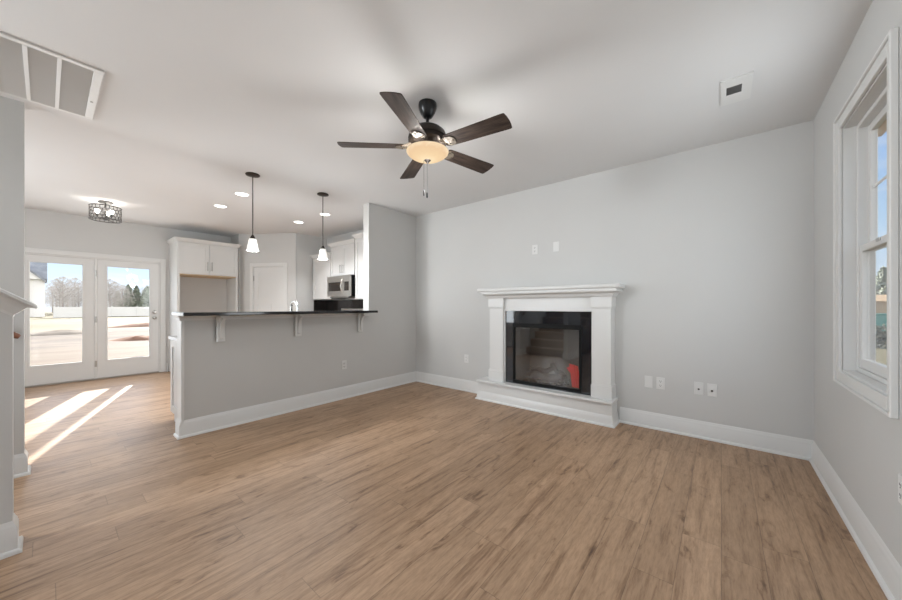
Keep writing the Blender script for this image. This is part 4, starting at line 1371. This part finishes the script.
# sink run behind the half wall, faucet
sb = thing('sink_cabinet', 'white base cabinet run with end panel behind the half wall', 'cabinet', (XB, 1.9, 0))
SX0, SY0, SY1 = -4.655, 0.862, 2.94
bm = B(); box(bm, SX0, XB - 0.002, SY0 + 0.019, SY1, 0.10, 0.884); box(bm, SX0 + 0.075, XB - 0.002, SY0 + 0.019, SY1, 0, 0.10)
obj('cabinet_body', bm, 'cabinet', sb, world=True)
bm = B(); shaker(bm, 'y', SX0, XB - 0.002, 0.10, 0.884, SY0 + 0.018, -1, th_=0.018, rail=0.075)
obj('end_panel', bm, 'cabinet', sb, world=True)
n = 4
for k in range(n):
    a = SY0 + 0.03 + (SY1 - SY0 - 0.04) * k / n; b_ = SY0 + 0.026 + (SY1 - SY0 - 0.04) * (k + 1) / n
    bm = B(); shaker(bm, 'x', a, b_, 0.115, 0.875, SX0, -1)
    p = obj('door', bm, 'cabinet', sb, world=True)
    bm = B(); bar_handle(bm, (SX0 - 0.018, b_ - 0.04 if k % 2 == 0 else a + 0.04, 0.76), 'x', -1, 0.13); obj('handle', bm, 'nickel', p, 40, world=True)
# countertop with a sink cut-out
bm = B()
KX0, KX1, KY0, KY1 = -4.60, -4.22, 1.72, 2.50
wall_holes(bm, 'x', SX0 - 0.025, XB - 0.002, SY0 - 0.02, SY1, 0.886, 0.916, [])
bm.free(); bm = B()
box(bm, SX0 - 0.03, XB - 0.002, SY0 - 0.012, KY0, 0.886, 0.916); box(bm, SX0 - 0.03, XB - 0.002, KY1, SY1, 0.886, 0.916)
box(bm, SX0 - 0.03, KX0, KY0, KY1, 0.886, 0.916); box(bm, KX1, XB - 0.002, KY0, KY1, 0.886, 0.916)
obj('countertop', bm, 'granite', sb, world=True)
bm = B()
box(bm, KX0 + 0.001, KX1 - 0.001, KY0 + 0.001, KY1 - 0.001, 0.885, 0.8885)
obj('sink_bowl', bm, 'steel', sb, world=True)
fa = thing('kitchen_faucet', 'chrome gooseneck kitchen faucet rising above the bar top', 'faucet', (-4.16, 2.02, 0.9162))
bm = B()
tube(bm, [(0, 0, 0), (0, 0, 0.012), (0, 0, 0.05)], [0.028, 0.026, 0.02], 16)
obj('base', bm, 'chrome', fa, 40)
bm = B()
pts = [(0, 0, 0.03), (0, 0, 0.30)]
for k in range(1, 13):
    a = math.pi * k / 12
    pts.append((-0.085 + 0.085 * math.cos(a), 0, 0.30 + 0.085 * math.sin(a)))
pts.append((-0.17, 0, 0.22))
tube(bm, pts, 0.0145, 14)
obj('spout', bm, 'chrome', fa, 60)
bm = B(); tube(bm, [(-0.17, 0, 0.245), (-0.17, 0, 0.17)], [0.015, 0.018], 14)
obj('spray_head', bm, 'chrome', fa, 40)
bm = B(); tube(bm, [(0, 0.015, 0.06), (0, 0.035, 0.065), (0, 0.05, 0.13)], [0.011, 0.009, 0.007], 10)
obj('lever', bm, 'chrome', fa, 40)

# ------------------------------------------------------------------ stair handrail
hr = thing('handrail', 'brown wooden handrail end on the wall behind the knee wall', 'handrail', (XS, -0.2, 1.0))
bm = B()
tube(bm, [(XS + 0.065, -0.118, 1.020), (XS + 0.065, -0.128, 1.026), (XS + 0.065, -2.3, 1.026 + 2.172 * 0.72)], [0.014, 0.019, 0.019], 14)
obj('rail', bm, 'rail_wood', hr, 40, world=True)
for y in (-0.35, -1.2, -2.1):
    z = 1.022 + (-0.09 - y) * 0.72 - 0.02
    bm = B(); tube(bm, [(XS + 0.0005, y, z - 0.05), (XS + 0.045, y, z - 0.045), (XS + 0.065, y, z)], 0.007, 8)
    tube(bm, [(XS + 0.0005, y, z - 0.05), (XS + 0.006, y, z - 0.05)], 0.028, 14)
    obj('bracket', bm, 'bronze', hr, 40, world=True)

# ------------------------------------------------------------------ outside
GZ = -0.16
bm = B()
N = 60
gv = {}
import mathutils.noise as mn
def gh(x, y):
    h = 0.0
    if x < -11:
        f = min(1.0, (-11 - x) / 10)
        h += f * 0.16 * mn.noise(Vector((x * 0.22, y * 0.14, 0.3))) + f * 0.05 * mn.noise(Vector((x * 0.9, y * 0.5, 1.3)))
    return GZ + h
xs = [-140, -110, -90] + [-80 + 1.2 * i for i in range(58)] + [-10, -8.4, -4, 0, 5, 12, 25, 45, 80]
ys = [-90, -60, -40, -25] + [-18 + 1.2 * i for i in range(41)] + [36, 45, 60, 90, 140]
for i, x in enumerate(xs):
    for j, y in enumerate(ys):
        gv[i, j] = bm.verts.new((x, y, gh(x, y)))
for i in range(len(xs) - 1):
    for j in range(len(ys) - 1):
        bm.faces.new((gv[i, j], gv[i + 1, j], gv[i + 1, j + 1], gv[i, j + 1]))
struct('ground', bm, 'ground', smooth=80, label='bare sandy building lot with a strip of pale grass', cat='ground')
# porch post and beam whose shadow crosses the sunlit floor
bm = B()
pcx, pcy = -11.05, 1.955
box(bm, pcx - 0.075, pcx + 0.075, pcy - 0.075, pcy + 0.075, -0.3, 2.95, bev=0.008)
box(bm, pcx - 0.10, pcx + 0.10, pcy - 0.10, pcy + 0.10, -0.3, 0.0, bev=0.008)
box(bm, pcx - 0.10, pcx + 0.10, -2.0, 3.0, 2.95, 3.2)
struct('porch_beam', bm, 'siding_trim', label='white porch post and beam outside the glass doors', cat='porch post')
struct('roof_eave', bx(XR + 0.135, XR + 0.46, YN, D + 0.5, 2.66, 2.78), 'tan')

def mound(name, label, x, y, rx, ry, h, mat):
    bm = B()
    n, m_ = 18, 6
    rings = []
    for j in range(m_ + 1):
        t = j / m_
        ring = []
        for k in range(n):
            a = 2 * math.pi * k / n
            rr = (1 - t) * (1 + 0.18 * mn.noise(Vector((math.cos(a) * 2 + x, math.sin(a) * 2, t * 2))))
            zz_ = h * (1 - (1 - t) ** 1.7) * (1 + 0.25 * mn.noise(Vector((math.cos(a) * 3, math.sin(a) * 3 + y, t * 3))))
            ring.append(bm.verts.new((rx * rr * math.cos(a), ry * rr * math.sin(a), zz_)))
        rings.append(ring)
    for A, Bq in zip(rings, rings[1:]):
        for k in range(n):
            bm.faces.new((A[k], A[(k + 1) % n], Bq[(k + 1) % n], Bq[k]))
    bm.faces.new(list(reversed(rings[0]))); bm.faces.new(rings[-1])
    bmesh.ops.remove_doubles(bm, verts=bm.verts, dist=0.0005)
    o = obj(name, bm, mat, None, 60)
    o.location = (x, y, gh(x, y) - 0.06)
    tag(o, label, 'dirt mound')
mound('dirt_mound', 'low grey dirt mound seen through the left glass door', -26, 0.8, 1.6, 2.2, 0.26, 'mound2')
mound('dirt_mound', 'long red dirt bank seen through the right glass door', -19.5, 2.6, 0.9, 1.3, 0.22, 'mound')
mound('dirt_mound', 'farther low red dirt bank behind the right glass door', -31, 4.4, 1.3, 2.0, 0.28, 'mound')

# far white house
hs = thing('house', 'white two storey house with grey roof far beyond left door', 'house', (-69, -6, GZ))
hx, hy0, hy1, hz = -69.3, -12.0, -0.15, 5.2
obj('wall', bx(hx - 9, hx, hy0, hy1, GZ, GZ + hz), 'siding', hs, world=True)
bm = B()
prism(bm, [(hx + 0.5, GZ + hz - 0.2), (hx - 4.5, GZ + hz + 2.9), (hx - 9.5, GZ + hz - 0.2)], lambda p: (p[0], hy0 - 0.4, p[1]), lambda p: (p[0], hy1 + 0.3, p[1]))
obj('roof', bm, 'roof', hs, world=True)
bm = B()
prism(bm, [(hy1 - 3.3, GZ + hz - 0.25), (hy1 - 1.6, GZ + hz + 1.35), (hy1 - 0.0, GZ + hz - 0.25)], lambda p: (hx - 2.5, p[0], p[1]), lambda p: (hx + 0.55, p[0], p[1]))
obj('gable', bm, 'siding_trim', hs, world=True)
bm = B()
for s0, s1 in (((hy1 - 3.5, GZ + hz - 0.35), (hy1 - 1.6, GZ + hz + 1.5)), ((hy1 + 0.2, GZ + hz - 0.35), (hy1 - 1.6, GZ + hz + 1.5))):
    prism(bm, [(s0[0], s0[1]), (s1[0], s1[1]), (s1[0], s1[1] - 0.3), (s0[0], s0[1] - 0.3)], lambda p: (hx - 2.4, p[0], p[1]), lambda p: (hx + 0.75, p[0], p[1]))
obj('gable_roof', bm, 'roof', hs, world=True)
obj('corner_board', bx(hx - 0.1, hx + 0.15, hy1 - 0.9, hy1 + 0.1, GZ, GZ + hz - 0.3), 'siding_trim', hs, world=True)
for y, z in ((-2.3, 1.0), (-2.3, 3.0), (-5.2, 1.0), (-5.2, 3.0), (-8.6, 1.0), (-8.6, 3.0)):
    f = obj('window', bx(hx, hx + 0.08, y - 0.6, y + 0.6, GZ + z - 0.1, GZ + z + 1.3), 'siding_trim', hs, world=True)
    obj('pane', bx(hx + 0.081, hx + 0.1, y - 0.5, y + 0.5, GZ + z, GZ + z + 1.2), 'roof', f, world=True)

# white fence
fn = thing('fence', 'long white vinyl fence across the far lot', 'fence', (-64, 12, GZ))
obj('fence_panel', bx(-64.03, -63.97, 0.6, 34, GZ + 0.02, GZ + 1.35), 'vinyl', fn, world=True)
for k in range(14):
    y = 0.7 + k * 2.5
    obj('fence_post', bx(-63.96, -63.82, y - 0.07, y + 0.07, GZ - 0.1, GZ + 1.45), 'vinyl', fn, world=True)

def tree_mesh(seed, h, bare):
    random.seed(seed)
    bt, bf = B(), B()
    tube(bt, [(0, 0, 0), (0.05 * h * random.uniform(-.3, .3), 0, 0.5 * h), (0, 0.03 * h, 0.93 * h)], [0.022 * h, 0.015 * h, 0.004 * h], 7)
    for k in range(26 if bare else 10):
        z = h * random.uniform(0.3, 0.85); a = random.uniform(0, 6.28); l = (h - z) * random.uniform(0.5, 0.8) + 0.05 * h
        p0 = Vector((0, 0, z)); p1 = p0 + Vector((math.cos(a) * l * 0.6, math.sin(a) * l * 0.6, l * 0.6))
        tube(bt, [p0, p0.lerp(p1, 0.5) + Vector((0, 0, -0.03 * h)), p1], [0.007 * h, 0.005 * h, 0.002 * h], 5)
    cnt = 1500 if bare else 1300
    for k in range(cnt):
        if bare:
            a = random.uniform(0, 6.28); zz_ = random.uniform(0.22, 1.0); rr = 0.34 * h * math.sqrt(random.random()) * math.sin(math.pi * min(1, (zz_ - 0.12) / 0.88)) ** 0.7
            s_ = h * random.uniform(0.012, 0.03)
        else:
            a = random.uniform(0, 6.28); zz_ = random.uniform(0.1, 1.0); rr = 0.25 * h * (1.02 - zz_) ** 0.7 * math.sqrt(random.random())
            s_ = h * random.uniform(0.025, 0.05)
        c = Vector((rr * math.cos(a), rr * math.sin(a), zz_ * h))
        u = Vector((random.gauss(0, 1), random.gauss(0, 1), random.gauss(0, 1))).normalized(); v = u.orthogonal().normalized()
        if bare:
            vs = [c - u * s_, c + v * s_ * 0.22, c + u * s_, c - v * s_ * 0.22]
        else:
            vs = [c - u * s_, c + v * s_ * 0.6, c + u * s_, c - v * s_ * 0.6]
        bf.faces.new([bf.verts.new(q) for q in vs])
    return bt, bf
def make_tree(seed, h, bare, label, loc, group):
    t = thing('tree', label, 'tree', loc, random.uniform(0, 6), group)
    bt, bf = tree_mesh(seed, h, bare)
    obj('trunk', bt, 'bark', t, 60)
    f = obj('twigs' if bare else 'foliage', bf, 'twig' if bare else 'pine', t)
    return t
TG = 'trees beyond the far fence'
LB = 'bare pale winter tree in the hazy row beyond the fence'
LP = 'evergreen tree in the hazy row beyond the fence'
tb = make_tree(3, 6.5, True, LB, (-88, 6, GZ), TG)
tp = make_tree(5, 5.8, False, LP, (-86, 3.2, GZ), TG)
random.seed(11)
k = 0
for row, (x, ylo) in enumerate(((-82, 1.8), (-86.5, 3.9), (-91, 1.6), (-95.5, 3.6), (-100, 1.2), (-104.5, 3.4), (-109, 0.9), (-113.5, 3.2))):
    for c in range(4):
        y = ylo + c * 5.0 + random.uniform(-0.3, 0.3)
        if k == 0:
            o = tb; o.location = (x, y, GZ)
        elif k == 2:
            o = tp; o.location = (x, y, GZ)
        elif k % 4 == 2:
            o = dup(tp, (x, y, GZ), LP, random.uniform(0, 6))
        else:
            o = dup(tb, (x, y, GZ), LB, random.uniform(0, 6))
        s_ = random.uniform(0.82, 1.06)
        o.scale = (s_ * 1.05, s_ * 1.05, s_)
        k += 1

# beyond the side window
def blob(name, label, cat, loc, r, sc, mat, seed):
    random.seed(seed)
    bm = B()
    for k in range(900):
        u = Vector((random.gauss(0, 1), random.gauss(0, 1), random.gauss(0, 1))).normalized()
        c = Vector((u.x * sc[0], u.y * sc[1], abs(u.z) * sc[2])) * r * random.random() ** 0.33
        a = Vector((random.gauss(0, 1), random.gauss(0, 1), random.gauss(0, 1))).normalized(); b_ = a.orthogonal().normalized(); s_ = r * random.uniform(0.06, 0.12)
        bm.faces.new([bm.verts.new(q) for q in (c - a * s_, c + b_ * s_ * 0.6, c + a * s_, c - b_ * s_ * 0.6)])
    o = obj(name, bm, mat)
    o.location = loc
    tag(o, label, cat)
blob('shrub', 'dark low shrub outside the right window', 'shrub', (4.35, 18.3, GZ), 0.95, (1.2, 1.0, 0.85), 'shrub', 21)
make_tree(9, 5.0, False, 'dark evergreen tree seen low through the right window', (11.6, 49.0, GZ), None)
make_tree(10, 4.4, False, 'smaller evergreen tree behind the teal bin outside window', (13.4, 51.0, GZ), None)
tb_ = thing('trash_bin', 'teal wheeled trash bin outside the right window', 'trash bin', (5.6, 23.6, GZ))
bm = B()
prism(bm, [(-0.36, -0.34), (0.36, -0.34), (0.36, 0.34), (-0.36, 0.34)], lambda p: (p[0] * 0.82, p[1] * 0.82, 0.06), lambda p: (p[0], p[1], 1.02))
obj('body', bm, 'teal', tb_)
obj('lid', bx(-0.39, 0.39, -0.38, 0.38, 1.02, 1.09, bev=0.02), 'teal', tb_)
for x in (-0.27, 0.27):
    bm = B(); tube(bm, [(x - 0.03, 0.30, 0.12), (x + 0.03, 0.30, 0.12)], 0.12, 16)
    obj('wheel', bm, 'black_matte', tb_, 40)
tw = thing('shed', 'tan wooden shed beyond the right window', 'shed', (8.3, 36, GZ))
obj('wall', bx(-2.2, 2.2, -1.2, 1.2, 0, 1.75), 'tan', tw)
bm = B(); prism(bm, [(-1.4, 1.75), (0, 2.2), (1.4, 1.75)], lambda p: (-2.4, p[0], p[1]), lambda p: (2.4, p[0], p[1]))
obj('roof', bm, 'tan', tw)
